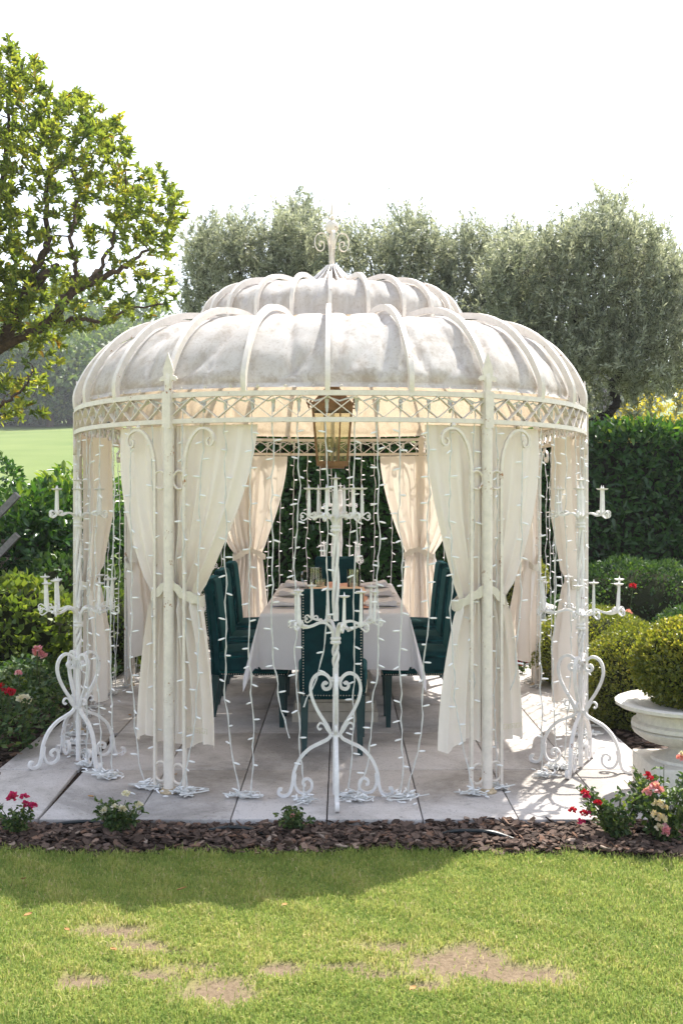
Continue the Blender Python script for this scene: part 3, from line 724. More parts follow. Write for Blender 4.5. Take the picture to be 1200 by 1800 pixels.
for (ka, kb_), bay in BAYN.items():
    sa = ka * STEP; sb = (kb_ if kb_ > ka else kb_ + NR) * STEP
    n = 13 if ka in (30, 14) else 10; near = ka in (30, 2, 26); front = ka == 30
    order = list(range(n)); CLUMP = [(q_ + 0.5 + lr.uniform(-0.22, 0.22)) / 6 for q_ in range(6)]
    for j in order:
        s = sa + (sb - sa) * (j + 0.5 + lr.uniform(-0.18, 0.18)) / n
        p, t, nn = ring(s)
        root = Vector((GXC, GYC, 0)) + p - nn * 0.006
        st = empty('light_strand', (root.x, root.y, 0))
        idx = j if ka in (26, 30, 2) else n - 1 - j
        if ka in (6, 22): lab = f'{ORD[j if ka == 22 else n - 1 - j]} white fairy light strand from the back in the {bay}'
        else: lab = f'{ORD[idx]} white fairy light strand from the left in the {bay}'
        tag(st, lab, 'string lights', 'fairy light strands hanging from the pavilion ring')
        link('plug', sock_me, st, Matrix.Translation(Vector((0, 0, 2.02)) - nn * 0.016) @ Matrix.Scale(0.72, 4))
        zb = 0.03 + lr.uniform(0, 0.03); short = lr.random() < 0.12
        if short: zb = lr.uniform(0.25, 0.6)
        L = 2.0 - zb; m = int(L / 0.045)
        cl_ = CLUMP[int(lr.random() * 0) + min(range(len(CLUMP)), key=lambda q_: abs(CLUMP[q_] - (j + 0.5) / n))]; drx = max(-0.10, min(0.10, (cl_ - (s - sa) / (sb - sa)) * (sb - sa))) + lr.gauss(0, 0.012); dry = lr.uniform(-0.02, 0.03); pth = []
        ox = oy = 0
        for i in range(m + 1):
            q = i / m; ox += lr.gauss(0, 0.0042); oy += lr.gauss(0, 0.0035); ox *= 0.93; oy *= 0.93
            dx = drx * q ** 7 + ox
            pth.append(t * dx + nn * (dry * q + oy) + Vector((0, 0, 2.0 - L * q)))
        wm = MB(); wm.tube(pth, 0.0020, 4)
        pth2 = [q_ + t * (0.0052 * math.cos(i * 1.25)) + nn * (0.0052 * math.sin(i * 1.25)) for i, q_ in enumerate(pth)]
        wm.tube(pth2, 0.0017, 4); wm.build('cable', WIRE, st)
        BM = []
        step = lr.uniform(0.092, 0.115); z = 1.86 - lr.uniform(0, 0.06); sd_ = lr.choice((-1, 1))
        while z > zb + 0.05:
            i = int((2.0 - z) / L * m); base = pth[min(max(i, 0), m)]; sd_ = -sd_ if lr.random() < 0.8 else sd_
            d = t * sd_ * lr.uniform(0.5, 1) + nn * lr.uniform(-0.55, 0.75) + Vector((0, 0, lr.uniform(-0.35, 0.25)))
            BM.append(Matrix.Translation(base + d.normalized() * 0.004) @ aim(d)); z -= step * lr.uniform(0.8, 1.2)
        if near and not short:
            for M in BM: link('bulb', bulb_me, st, M)
        else:
            b_ = MB()
            for M in BM: b_.poly([M @ v.co for v in bulb_me.vertices], [tuple(f.vertices) for f in bulb_me.polygons])
            o = b_.build('bulb_row', BULB, st); o['kind'] = 'stuff'
        if not short:   # the slack end lies bunched on the slabs
            e = pth[-1]; b_ = MB(); wq = MB(); nb = lr.choice((7, 11, 16)) if near else 4
            cx, cy = e.x, e.y; loop = [Vector((cx, cy, zb))]
            for i in range(34 if near else 14):
                a = lr.uniform(0, 6.28); r_ = abs(lr.gauss(0, 0.038)); loop.append(Vector((cx + r_ * math.cos(a) * 1.25, cy + r_ * math.sin(a), 0.006 + abs(lr.gauss(0, 0.012)))))
            wq.tube([Vector(q_) for q_ in curve([tuple(v_) for v_ in loop], len(loop) * 3)], 0.0030, 4); wq.build('slack_cable', WIRE, st)
            for i in range(nb):
                a = lr.uniform(0, 6.28); r_ = abs(lr.gauss(0, 0.036 + 0.02 * (j % 3 == 0)))
                a2 = lr.uniform(0, 6.28); d = Vector((math.cos(a2), math.sin(a2), lr.uniform(-0.1, 0.55)))
                M = Matrix.Translation((cx + r_ * math.cos(a) * 1.2, cy + r_ * math.sin(a), lr.uniform(0.006, 0.045) * max(0.2, 1 - r_ * 9))) @ aim(d) @ Matrix.Scale(0.9, 4)
                b_.poly([M @ v.co for v in bulb_me.vertices], [tuple(f.vertices) for f in bulb_me.polygons])
            o = b_.build('bulb_bunch', BULB, st); o['kind'] = 'stuff'
# the supply cable that carries the strands, threaded behind the lattice
cp = []
for k in range(224):
    p, t, nn = ring(PER * k / 224); cp.append(p - nn * 0.010 + Vector((0, 0, 2.030 + 0.010 * math.cos(2 * math.pi * k / 2))))
sc_ = empty('supply_cable', (GXC, GYC, 0)); tag(sc_, 'white supply cable threaded behind the lattice band of the pavilion', 'cable')
MB().tube(cp, 0.005, 5, True).build('cable', WIRE, sc_)

# ------------------------------------------------------------------ candle stands
def scroll3(pts, n): return curve(pts, n)
def make_stand(loc, rz, lab):
    o = empty('candle_stand', loc, rz); tag(o, lab, 'candelabra', 'wrought iron candle stands')
    pole = [(0.016, 0.012), (0.016, 0.30), (0.013, 0.60)]
    MB().tube([(0, 0, 0.012), (0, 0, 0.32), (0, 0, 0.66)], 0.015, 8).build('pole', WHITE_IRON, o)
    # twisted bars between the knots
    for z0, z1, nm in ((0.66, 0.80, 'twisted_bar'), (0.90, 1.36, 'twisted_bar')):
        for a in range(3):
            MB().tube([(0.012 * math.cos(a * 2.094 + 5 * q) * (0.6 + 0.5 * math.sin(math.pi * q)), 0.012 * math.sin(a * 2.094 + 5 * q) * (0.6 + 0.5 * math.sin(math.pi * q)), z0 + (z1 - z0) * q) for q in [i / 14 for i in range(15)]], 0.0085, 6).build(nm, WHITE_IRON, o)
    for z in (0.320, 0.600, 0.800, 1.372):
        h_ = 0.034 if z in (0.8, 1.372) else 0.022
        MB().lathe([(0.018, -h_ / 2), (0.026, -h_ / 2), (0.028, -h_ / 4), (0.023, 0), (0.028, h_ / 4), (0.026, h_ / 2), (0.018, h_ / 2)], 12, (0, 0, z)).build('collar', WHITE_IRON, o)
    for q in range(4):
        a = q * math.pi / 2; d = Vector((math.cos(a), math.sin(a), 0)); b = Vector((-d.y, d.x, 0))
        P3 = lambda pts, n: [d * r_ + Vector((0, 0, z)) for r_, z in curve(pts, n)]
        # heart shaped scroll
        MB().ribbon(P3([(0.020, 0.31), (0.040, 0.36), (0.085, 0.43), (0.118, 0.50), (0.128, 0.56), (0.112, 0.61), (0.078, 0.632), (0.045, 0.622), (0.024, 0.590), (0.030, 0.558), (0.055, 0.552), (0.066, 0.570), (0.054, 0.585), (0.043, 0.577)], 46), b, 0.018, 0.016).build('heart_scroll', WHITE_IRON, o)
        # leg, with its inner scroll and outer foot
        leg = MB().ribbon(P3([(0.018, 0.33), (0.035, 0.30), (0.075, 0.278), (0.130, 0.250), (0.180, 0.200), (0.212, 0.130), (0.222, 0.060), (0.238, 0.018), (0.268, 0.0075), (0.290, 0.020), (0.286, 0.042), (0.272, 0.040)], 44), b, 0.020, 0.016).build('leg', WHITE_IRON, o)
        MB().ribbon(P3([(0.205, 0.120), (0.208, 0.070), (0.190, 0.030), (0.155, 0.020), (0.125, 0.040), (0.122, 0.075), (0.142, 0.095), (0.165, 0.085), (0.165, 0.066), (0.152, 0.062)], 34), b, 0.018, 0.013).build('scroll', WHITE_IRON, leg)
        MB().ribbon(P3([(0.020, 0.315), (0.045, 0.345), (0.060, 0.372), (0.080, 0.378), (0.092, 0.360), (0.083, 0.345), (0.073, 0.352)], 20), b, 0.014, 0.009).build('knot_scroll', WHITE_IRON, o)
    def pan(parent, c, top, lean=Vector((0, 0, 0))):
        # tapered candle socket, drip pan and spike
        c = Vector(c); tp = Vector((c.x, c.y, top)) + lean
        MB().tube([c, c.lerp(tp, 0.5), tp], [0.0105, 0.0085, 0.0065], 7).build('candle_tube', WHITE_IRON, parent)
        MB().lathe([(0.004, -0.004), (0.020, -0.003), (0.027, 0.002), (0.028, 0.006), (0.022, 0.003), (0.006, 0.005), (0.0035, 0.012), (0.0008, 0.024)], 12, tp, lambda a, z: 1 + 0.05 * math.sin(5 * a)).build('drip_pan', WHITE_IRON, parent)
    def leaf_scrolls(parent, c, d, b):
        for s1, s2 in ((1, 1), (1, -1), (-0.8, 1)):
            pts = [(0, 0), (0.012 * s1, 0.010 * s2), (0.030 * s1, 0.020 * s2), (0.042 * s1, 0.010 * s2), (0.038 * s1, -0.004 * s2), (0.028 * s1, -0.002 * s2)]
            MB().ribbon([c + d * x + Vector((0, 0, z)) for x, z in curve(pts, 14)], b, 0.010, 0.006).build('leaf_scroll', WHITE_IRON, parent)
    for q in range(4):       # lower tier: four arms, two candles on each
        a = q * math.pi / 2 + 0.38; d = Vector((math.cos(a), math.sin(a), 0)); b = Vector((-d.y, d.x, 0))
        arm = MB().ribbon([d * r_ + Vector((0, 0, z)) for r_, z in curve([(0.014, 0.79), (0.018, 0.845), (0.045, 0.885), (0.085, 0.895), (0.125, 0.882), (0.170, 0.874), (0.205, 0.886)], 26)], b, 0.016, 0.012).build('lower_arm', WHITE_IRON, o)
        for sg in (-1, 1):
            c = d * (0.198 if sg < 0 else 0.215) + b * (0.042 * sg) + Vector((0, 0, 0.892))
            MB().ribbon([d * (0.14 + 0.06 * q_) + b * (0.042 * sg * q_ ** 1.5) + Vector((0, 0, 0.877 + 0.015 * q_)) for q_ in [i / 6 for i in range(7)]], Vector((0, 0, 1)), 0.010, 0.010).build('fork', WHITE_IRON, arm)
            pan(arm, c, 1.052 + 0.01 * sg, d * 0.006)
            leaf_scrolls(arm, c - Vector((0, 0, 0.004)), (d + b * 0.8 * sg).normalized(), (b - d * 0.8 * sg).normalized())
    for q in range(6):       # upper tier: six arms
        a = q * math.pi / 3 + 0.16; d = Vector((math.cos(a), math.sin(a), 0)); b = Vector((-d.y, d.x, 0))
        arm = MB().ribbon([d * r_ + Vector((0, 0, z)) for r_, z in curve([(0.012, 1.36), (0.016, 1.405), (0.040, 1.435), (0.075, 1.440), (0.110, 1.428), (0.138, 1.436)], 22)], b, 0.014, 0.010).build('upper_arm', WHITE_IRON, o)
        pan(arm, d * 0.138 + Vector((0, 0, 1.436)), 1.575)
        leaf_scrolls(arm, d * 0.138 + Vector((0, 0, 1.434)), d, b)
    MB().tube([(0, 0, 1.36), (0, 0, 1.45), (0, 0, 1.625)], [0.017, 0.020, 0.008], 8).build('centre_candle_tube', WHITE_IRON, o)
    MB().lathe([(0.004, -0.004), (0.022, -0.003), (0.030, 0.003), (0.024, 0.003), (0.006, 0.006), (0.0035, 0.014), (0.0008, 0.034)], 12, (0, 0, 1.628)).build('centre_drip_pan', WHITE_IRON, o)
    return o
base = make_stand((-0.030, 5.53, 0), R(2), 'white wrought iron candle stand in the middle of the front opening')
for (x, y, a, lab) in [(-1.517, 6.24, 38, 'white wrought iron candle stand on the left beside the rose bed'),
                       (1.350, 6.11, 63, 'white wrought iron candle stand on the right near the large urn'),
                       (-0.01, 10.62, 15, 'distant white candle stand beyond the far end of the table'),
                       (-1.36, 9.85, 20, 'half hidden candle stand behind the left hand chairs')]:
    c = copy_tree(base); c.location = (x, y, 0); c.rotation_euler = (0, 0, R(a)); c['label'] = lab

# ------------------------------------------------------------------ table, cloth, settings
TX, TY0, TY1, TH = -0.044, 7.01, 9.32, 0.775
TYC = (TY0 + TY1) / 2; TWD, TLN = 0.955, TY1 - TY0
tb = empty('dining_table', (TX, TYC, 0)); tag(tb, 'long dining table on stone pedestals under the lilac white cloth', 'table')
rbox('table_top', (TWD - 0.01, TLN - 0.01, 0.04), 0.004, STONE, tb, Matrix.Translation((0, 0, TH - 0.026)))
for yy in (-0.62, 0.62):
    pdm = MB()
    for (z0, z1, sx, sy) in ((0.001, 0.07, 0.58, 0.44), (0.07, 0.13, 0.54, 0.40), (0.13, 0.17, 0.47, 0.34), (0.17, 0.60, 0.40, 0.27), (0.60, 0.66, 0.46, 0.33), (0.66, TH - 0.047, 0.54, 0.40)):
        pdm.box((0, yy, (z0 + z1) / 2), (sx, sy, z1 - z0 - 0.001))
    pdm.build('pedestal', STONE, tb, False)
cl = MB(); DROP = 0.365
def cloth(u, v):
    hx, hy = TWD / 2 + 0.004, TLN / 2 + 0.004
    def spread(q, h):
        n_ = (q - 0.5) * 2; e = h + DROP; x = n_ * e * 1.0
        return x
    x, y = spread(u, hx), spread(v, hy)
    ox, oy = max(abs(x) - hx, 0), max(abs(y) - hy, 0); sx, sy = (1 if x > 0 else -1), (1 if y > 0 else -1)
    bx, by = max(-hx, min(hx, x)), max(-hy, min(hy, y)); z = TH
    if ox == 0 and oy == 0: return (x, y, z + 0.0015 * math.sin(x * 9) * math.sin(y * 7))
    if ox > 0 and oy > 0:
        r_ = math.hypot(ox, oy); phi = math.atan2(oy, ox); k_ = math.sin(2 * phi)
        o_ = 0.10 * r_ + 0.30 * r_ * k_ ** 2 * 0.8
        dx, dy = math.cos(phi), math.sin(phi)
        wv = 0.018 * math.sin(6 * phi) * r_ / DROP
        return (bx + sx * (dx * o_ + wv), by + sy * (dy * o_ - wv), z - r_ * 0.94)
    r_ = ox + oy; al = y if ox > 0 else x
    edge = (1 - abs(al) / (hy if ox > 0 else hx))
    o_ = 0.05 * r_ + 0.030 * r_ / DROP * math.sin(al * 17 + 1.1 * math.sin(al * 5)) * (0.3 + 0.7 * (1 - min(1, edge * 2.2)))
    return (bx + (sx * o_ if ox > 0 else 0), by + (sy * o_ if oy > 0 else 0), z - r_)
cl.grid(cloth, 100, 170)
tc = cl.build('tablecloth', LINEN, None, angle=180); tc.location = (TX, TYC, 0.002)
tag(tc, 'pale lilac white tablecloth draped over the long table with pointed corners', 'tablecloth')
# salmon runner in the middle
rn = MB(); rn.grid(lambda u, v: ((u - 0.5) * 0.46 + 0.006 * math.sin(v * 21), (v - 0.5) * 1.90, 0.008 + 0.014 * abs(math.sin(u * 7 + v * 9)) * math.sin(math.pi * u) + 0.05 * max(0, math.cos(v * 24)) ** 3 * (0.5 + 0.5 * math.sin(u * 5))), 30, 90)
ro = rn.build('table_runner', SALMON, None, angle=180); ro.location = (TX - 0.0, TYC, TH + 0.004); tag(ro, 'crumpled salmon pink runner along the middle of the table', 'table runner')
for (dx, lab) in ((-0.10, 'peach folded menu card standing on the runner, left of the pair'), (0.12, 'peach folded menu card standing on the runner, right of the pair')):
    mc = MB(); mc.grid(lambda u, v: ((u - 0.5) * 0.17, 0.06 * abs(v - 0.5) * 2 - 0.03 if v < 0.5 else 0.03 - 0.06 * (1 - v) * 2 * 0 + 0.06 * (v - 0.5), 0.10 * (1 - abs(v - 0.5) * 2) + 0.004 * math.sin(u * 12)), 12, 6)
    o = mc.build('menu_card', PEACH); o.location = (TX + dx, 7.60, TH + 0.02); tag(o, lab, 'menu card', 'menu cards')
def setting(x, y, rz, side, i):
    plab = ['nearest the camera', 'in the middle', 'farthest away'][i]
    pl = empty('dinner_plate', (x, y, TH + 0.004), rz); tag(pl, f'white dinner plate on the {side} of the table, {plab}', 'plate', 'dinner plates')
    MB().lathe([(0.005, 0.004), (0.085, 0.004), (0.098, 0.007), (0.135, 0.018), (0.137, 0.021), (0.098, 0.012), (0.085, 0.008), (0.004, 0.008)], 32).build('plate_body', PORCELAIN, pl)
    nk = empty('folded_napkin', (x, y, TH + 0.018), rz); tag(nk, f'grey lilac folded napkin on the {side} plate, {plab}', 'napkin', 'folded napkins')
    nm = MB()
    pr = [(-0.10, 0.0), (-0.10, 0.012), (0.05, 0.030), (0.085, 0.040), (0.105, 0.032), (0.108, 0.012), (0.10, 0.0)]
    for s_ in (-1, 1):
        pass
    P_ = []
    ny = 8
    for j in range(ny + 1):
        yq = (j / ny - 0.5) * 0.24
        for (a, b) in pr: P_.append((a + 0.003 * math.sin(j * 1.7), yq, b * (1 + 0.06 * math.sin(j * 2.1))))
    npq = len(pr); fs = [(j * npq + k, j * npq + (k + 1) % npq, (j + 1) * npq + (k + 1) % npq, (j + 1) * npq + k) for j in range(ny) for k in range(npq)]
    fs += [tuple(range(npq)), tuple(reversed(range(ny * npq, (ny + 1) * npq)))]
    nm.poly(P_, fs).build('napkin_body', NAPKIN, nk)
    for dy, nmz in ((0.155, 'fork'), (-0.155, 'knife')):
        c = MB(); d = 1
        c.ribbon([(-0.10 + 0.20 * q, dy, 0.004 + 0.003 * math.sin(q * 3)) for q in [k / 8 for k in range(9)]], (0, 1, 0), [0.008, 0.009, 0.007, 0.006, 0.006, 0.008, 0.014, 0.016, 0.010], 0.003)
        ob = c.build(nmz, NAIL); M = Matrix.Translation((x, y, TH + 0.005)) @ Matrix.Rotation(rz, 4, 'Z'); ob.matrix_world = M
        tag(ob, f'silver {nmz} beside the {side} plate {plab}', nmz, 'cutlery')
for i, y in enumerate((7.42, 8.16, 8.92)):
    setting(TX - 0.31, y, R(180), 'left', i); setting(TX + 0.31, y, 0, 'right', i)
# glassware
g = empty('glass_jug', (TX - 0.155, 8.10, TH + 0.022)); tag(g, 'clear glass jug with a handle on the left of the table middle', 'jug')
MB().lathe([(0.004, 0.0), (0.050, 0.0), (0.056, 0.02), (0.058, 0.10), (0.050, 0.16), (0.052, 0.20), (0.049, 0.20), (0.046, 0.16), (0.053, 0.10), (0.051, 0.022), (0.004, 0.012)], 28).build('jug_body', GLASS, g)
MB().tube([Vector((-0.05 - x, 0, z)) for x, z in curve([(0, 0.17), (0.035, 0.175), (0.05, 0.13), (0.03, 0.07), (0.006, 0.05)], 16)], 0.006, 8).build('handle', GLASS, g)
for (x, y, lab) in ((TX + 0.135, 8.05, 'tall clear hurricane glass on the right of the table middle'), (TX - 0.11, 7.86, 'clear hurricane glass in front of the glass jug')):
    g = empty('hurricane_glass', (x, y, TH + 0.022)); tag(g, lab, 'glass vase', 'hurricane glasses')
    hgt = 0.19 if x > 0 else 0.13
    MB().lathe([(0.004, 0.0), (0.044, 0.0), (0.047, 0.01), (0.050, hgt), (0.047, hgt), (0.044, 0.014), (0.004, 0.010)], 28).build('glass_body', GLASS, g)
    MB().lathe([(0.004, 0.011), (0.028, 0.011), (0.028, 0.085), (0.024, 0.089), (0.004, 0.087)], 20).build('candle', WAX, g)
    for k in range(4):
        a = k * 1.57; MB().tube([(0.035 * math.cos(a), 0.035 * math.sin(a), 0.10), (0.047 * math.cos(a), 0.047 * math.sin(a), 0.17 if x > 0 else 0.12)], 0.002, 5).build('glass_rib', GLASS, g)

# ------------------------------------------------------------------ chairs
def make_chair():
    o = empty('dining_chair')     # faces +Y, backrest at -Y
    def sh(c):
        c = c.copy(); q = (c.z + 0.05) / 0.66
        c.x *= 1.0 - 0.10 * max(0, 0.3 - (c.z + 0.32) / 0.64) - 0.02
        c.y -= 0.055 * max(0, (c.z + 0.32) / 0.64) ** 1.5
        return c
    bk = rbox('backrest', (0.375, 0.085, 0.66), 0.028, VELVET, o, Matrix.Translation((0, -0.225, 0.655)), 4, sh)
    for i in range(3):
        for j in range(3):
            if (i + j) % 2 == 0:
                MB().sphere((-0.10 + 0.10 * i, -0.275 - 0.012 * j, 0.60 + 0.12 * j), 0.007, 8, 0.9).build('tuft_button', VELVET, bk, M=Matrix.Translation((0, 0.225, -0.655)))
    def sh2(c):
        c = c.copy(); c.x *= 1 + 0.10 * (c.y / 0.46 + 0.5); 
        if c.z > 0: c.z += 0.022 * (1 - (c.x / 0.24) ** 2) * (1 - (c.y / 0.26) ** 2)
        return c
    rbox('seat', (0.40, 0.46, 0.155), 0.026, VELVET, o, Matrix.Translation((0, 0.015, 0.420)), 4, sh2)
    nm = MB()
    for i in range(36):
        for sx in (-1, 1): nm.sphere((sx * 0.171, -0.270 - 0.055 * max(0, (0.36 + i * 0.017 - 0.335) / 0.64) ** 1.5, 0.36 + i * 0.017), 0.0042, 6)
    for i in range(21): nm.sphere((-0.168 + 0.0168 * i, -0.269, 0.352), 0.0042, 6)
    for i in range(27):
        for sx in (-1, 1): nm.sphere((sx * (0.200 + 0.020 * (i / 26)), -0.19 + 0.0158 * i, 0.356), 0.0042, 6)
    for i in range(26): nm.sphere((-0.21 + 0.0168 * i, 0.244, 0.356), 0.0042, 6)
    q = nm.build('nailhead_trim', NAIL, o); q['kind'] = 'stuff'
    for (x, y, dy) in ((-0.165, -0.235, -0.055), (0.165, -0.235, -0.055), (-0.185, 0.205, 0.0), (0.185, 0.205, 0.0)):
        MB().ribbon([(x, y + dy * (1 - z / 0.35) ** 1.4, z) for z in (0.001, 0.12, 0.24, 0.345)], (1, 0, 0), [0.030, 0.036, 0.042, 0.048], [0.030, 0.036, 0.042, 0.048]).build('leg', LEGTEAL, o, False)
    return o
chair = make_chair()
CH = [(-0.055, 6.69, 0, 'teal velvet chair with its back to the camera at the near table end'),
      (-0.055, 9.44, 180, 'teal velvet chair facing the camera at the far table end')]
for i, y in enumerate((7.36, 8.13, 8.98)):
    w_ = ['nearest the camera', 'in the middle of the row', 'farthest from the camera'][i]
    CH.append((-0.60 - 0.02 * i, y, -90, f'teal velvet chair on the left side of the table, {w_}'))
    CH.append((0.515 + 0.02 * i, y, 90, f'teal velvet chair on the right side of the table, {w_}'))
for i, (x, y, a, lab) in enumerate(CH):
    c = chair if i == 0 else copy_tree(chair)
    c.location = (x, y, 0); c.rotation_euler = (0, 0, R(a)); tag(c, lab, 'chair', 'chairs around the dining table')

# ------------------------------------------------------------------ lantern
LZ = 1.735
lan = empty('hanging_lantern', (-0.066, 7.89, LZ)); lan.scale = (0.88, 0.88, 0.97); tag(lan, 'tapering copper lantern with glass panes hanging over the table', 'lantern')
def lw(z): return 0.118 + 0.042 * z / 0.46
rbox('base', (0.20, 0.20, 0.022), 0.004, COPPER, lan, Matrix.Translation((0, 0, 0.011)))
for z in (0.035, 0.455):
    w_ = lw(z)
    MB().ribbon([(w_, w_, z), (-w_, w_, z), (-w_, -w_, z), (w_, -w_, z)], (0, 0, 1), 0.034 if z < 0.2 else 0.055, 0.012, True).build('frame_band', COPPER, lan, False)
for sx in (-1, 1):
    for sy in (-1, 1):
        MB().ribbon([(sx * lw(z), sy * lw(z), z) for z in (0.02, 0.24, 0.475)], (1, 0, 0), 0.018, 0.018).build('corner_bar', COPPER, lan, False)
        MB().ribbon([Vector((sx * r_ * 0.7071, sy * r_ * 0.7071, z)) for r_, z in curve([(0.22, 0.47), (0.27, 0.465), (0.29, 0.49), (0.27, 0.515), (0.245, 0.505), (0.25, 0.49)], 18)], Vector((-sy, sx, 0)) * 0.7071, 0.010, 0.008).build('corner_scroll', DARKCOP, lan)
for a in range(4):
    M = Matrix.Rotation(a * math.pi / 2, 4, 'Z')
    for s_ in (-0.055, 0.055):
        MB().ribbon([M @ Vector((s_ * lw(z) / 0.13, -lw(z) + 0.004, z)) for z in (0.04, 0.24, 0.44)], M @ Vector((1, 0, 0)), 0.012, 0.007).build('glazing_bar', COPPER, lan, False)
    MB().poly([M @ Vector((s_ * (lw(z) - 0.006), -lw(z) + 0.010, z)) for s_, z in ((-1, 0.045), (1, 0.045), (1, 0.435), (-1, 0.435))], [(0, 1, 2, 3)]).build('pane', PANE, lan, False)
MB().poly([(sx * 0.165, sy * 0.165, 0.482) for sx, sy in ((-1, -1), (1, -1), (1, 1), (-1, 1))] + [(sx * 0.06, sy * 0.06, 0.60) for sx, sy in ((-1, -1), (1, -1), (1, 1), (-1, 1))], [(3, 2, 1, 0), (4, 5, 6, 7), (0, 1, 5, 4), (1, 2, 6, 5), (2, 3, 7, 6), (3, 0, 4, 7)]).build('roof', COPPER, lan, False)
MB().lathe([(0.06, 0.60), (0.065, 0.62), (0.045, 0.65), (0.05, 0.69), (0.02, 0.72), (0.008, 0.74)], 16).build('cap', COPPER, lan)
for k in range(3):
    a = k * 2.09 + 0.5; MB().tube([(0.05 * math.cos(a), 0.05 * math.sin(a), 0.02), (0.05 * math.cos(a), 0.05 * math.sin(a), 0.15)], 0.012, 8).build('candle_sleeve', WAX, lan)
    MB().lathe([(0.004, 0.0), (0.014, 0.01), (0.018, 0.035), (0.010, 0.07), (0.002, 0.09)], 12, (0.05 * math.cos(a), 0.05 * math.sin(a), 0.15)).build('flame_bulb', WAX, lan)
for k in range(17):
    z = 0.745 + k * 0.042; al = k % 2
    MB().tube([(math.cos(a) * 0.012 * (1 - al), math.cos(a) * 0.012 * al, z + 0.027 * math.sin(a)) for a in [i * math.pi / 5 for i in range(10)]], 0.0035, 5, True).build('chain_link', DARKCOP, lan)
# ------------------------------------------------------------------ urns
def make_urn(loc, lab):
    o = empty('garden_urn', loc); tag(o, lab, 'urn', 'white garden urns')
    rbox('plinth', (0.46, 0.46, 0.17), 0.006, URN, o, Matrix.Translation((0, 0, 0.085)))
    MB().lathe([(0.19, 0.171), (0.185, 0.185), (0.12, 0.20), (0.095, 0.225), (0.10, 0.245), (0.14, 0.258)], 32).build('foot', URN, o)
    MB().lathe([(0.10, 0.245), (0.16, 0.255), (0.225, 0.275), (0.268, 0.305), (0.282, 0.330), (0.272, 0.338)], 96, wob=lambda a, z: 1 + 0.022 * abs(math.sin(15 * a)) * (1 if z < 0.335 else 0)).build('gadrooned_bowl', URN, o)
    MB().lathe([(0.268, 0.336), (0.288, 0.345), (0.284, 0.365), (0.262, 0.375), (0.255, 0.43), (0.262, 0.452), (0.24, 0.452), (0.235, 0.38)], 48).build('neck', URN, o)
    MB().lathe([(0.262, 0.450), (0.345, 0.440), (0.368, 0.452), (0.370, 0.468), (0.352, 0.476), (0.270, 0.462), (0.245, 0.440)], 64, wob=lambda a, z: 1 + 0.006 * math.sin(40 * a)).build('rim', URN, o)
    MB().lathe([(0.005, 0.435), (0.12, 0.437), (0.252, 0.425), (0.25, 0.41), (0.005, 0.40)], 32).build('soil', MULCH, o)
    for a in (2.0, 5.14):
        d = Vector((math.cos(a), math.sin(a), 0)); b = Vector((-d.y, d.x, 0))
        MB().ribbon([d * r_ + Vector((0, 0, z)) for r_, z in curve([(0.270, 0.30), (0.31, 0.295), (0.335, 0.32), (0.33, 0.355), (0.30, 0.368), (0.285, 0.35), (0.298, 0.335), (0.308, 0.345)], 24)], b, 0.032, 0.014).build('handle', URN, o)
    return o
u1 = make_urn((1.80, 5.62, 0.001), 'large white urn on a plinth at the right edge')
u2 = copy_tree(u1); u2.location = (1.69, 10.42, 0.001); u2['label'] = 'white urn seen past the right curtains near the hedge'

# ------------------------------------------------------------------ clipped box
def ball(name, c, r, n, lab, mat, cat, leaf=0.022, group=None, flat=1.0, trunk=None, ragged=0.05, bias=0.0):
    o = empty(name, (c[0], c[1], 0 if trunk is None else trunk)); tag(o, lab, cat, group)
    z0 = c[2] - (0 if trunk is None else trunk)
    d = sph(n); rad = 1 + ragged * smooth_noise(d, 5, abs(int(c[0] * 10)) + 5) - np.abs(rng.normal(size=n)) * 0.10
    P = d * np.array(r) * rad[:, None] * 1.0; P[:, 2] = np.where(P[:, 2] < 0, P[:, 2] * flat, P[:, 2]); P[:, 2] += z0
    zmin = 0.01; P[:, 2] = np.maximum(P[:, 2], zmin)
    D = d + rng.normal(size=(n, 3)) * 0.7 + np.array([0, 0, 0.35])
    hgt = d[:, 2]
    val = np.clip(rng.random(n) * 0.62 + bias + 0.16 * smooth_noise(P, 6, 9) + 0.12, 0, 1)
    Nn = d * 0.8 + rng.normal(size=(n, 3)) * 0.6
    leaves('foliage', P, D, leaf * rng.uniform(0.7, 1.35, n), leaf * 0.62 * rng.uniform(0.8, 1.2, n), mat, o, shape='rh', Nrm=Nn, val=val)
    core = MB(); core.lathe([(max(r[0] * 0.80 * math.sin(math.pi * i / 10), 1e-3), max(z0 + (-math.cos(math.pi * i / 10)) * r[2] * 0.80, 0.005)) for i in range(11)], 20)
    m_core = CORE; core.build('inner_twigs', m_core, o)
    if trunk is not None: MB().tube([(0, 0, -0.02), (0.005, 0, z0 * 0.6), (0, 0, z0)], 0.022, 8).build('trunk', BARK, o)
    return o
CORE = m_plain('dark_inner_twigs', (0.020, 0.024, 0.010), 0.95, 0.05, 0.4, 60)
ball('clipped_box_topiary', (1.83, 5.62, 0.665), (0.325, 0.30, 0.245), 16000, 'clipped box ball growing in the large right hand urn', L_BOX, 'topiary', 0.021, 'clipped box balls', trunk=0.436, bias=0.12)
ball('clipped_box_topiary', (1.72, 10.42, 0.72), (0.27, 0.27, 0.26), 5000, 'clipped box ball in the urn seen past the right curtains', L_BOX, 'topiary', 0.026, 'clipped box balls', trunk=0.436, bias=0.12)
ball('box_shrub', (2.02, 7.35, 0.27), (0.40, 0.42, 0.40), 17000, 'rounded clipped box shrub right behind the large urn', L_BOX, 'shrub', 0.022, 'rounded box shrubs in the right bed')
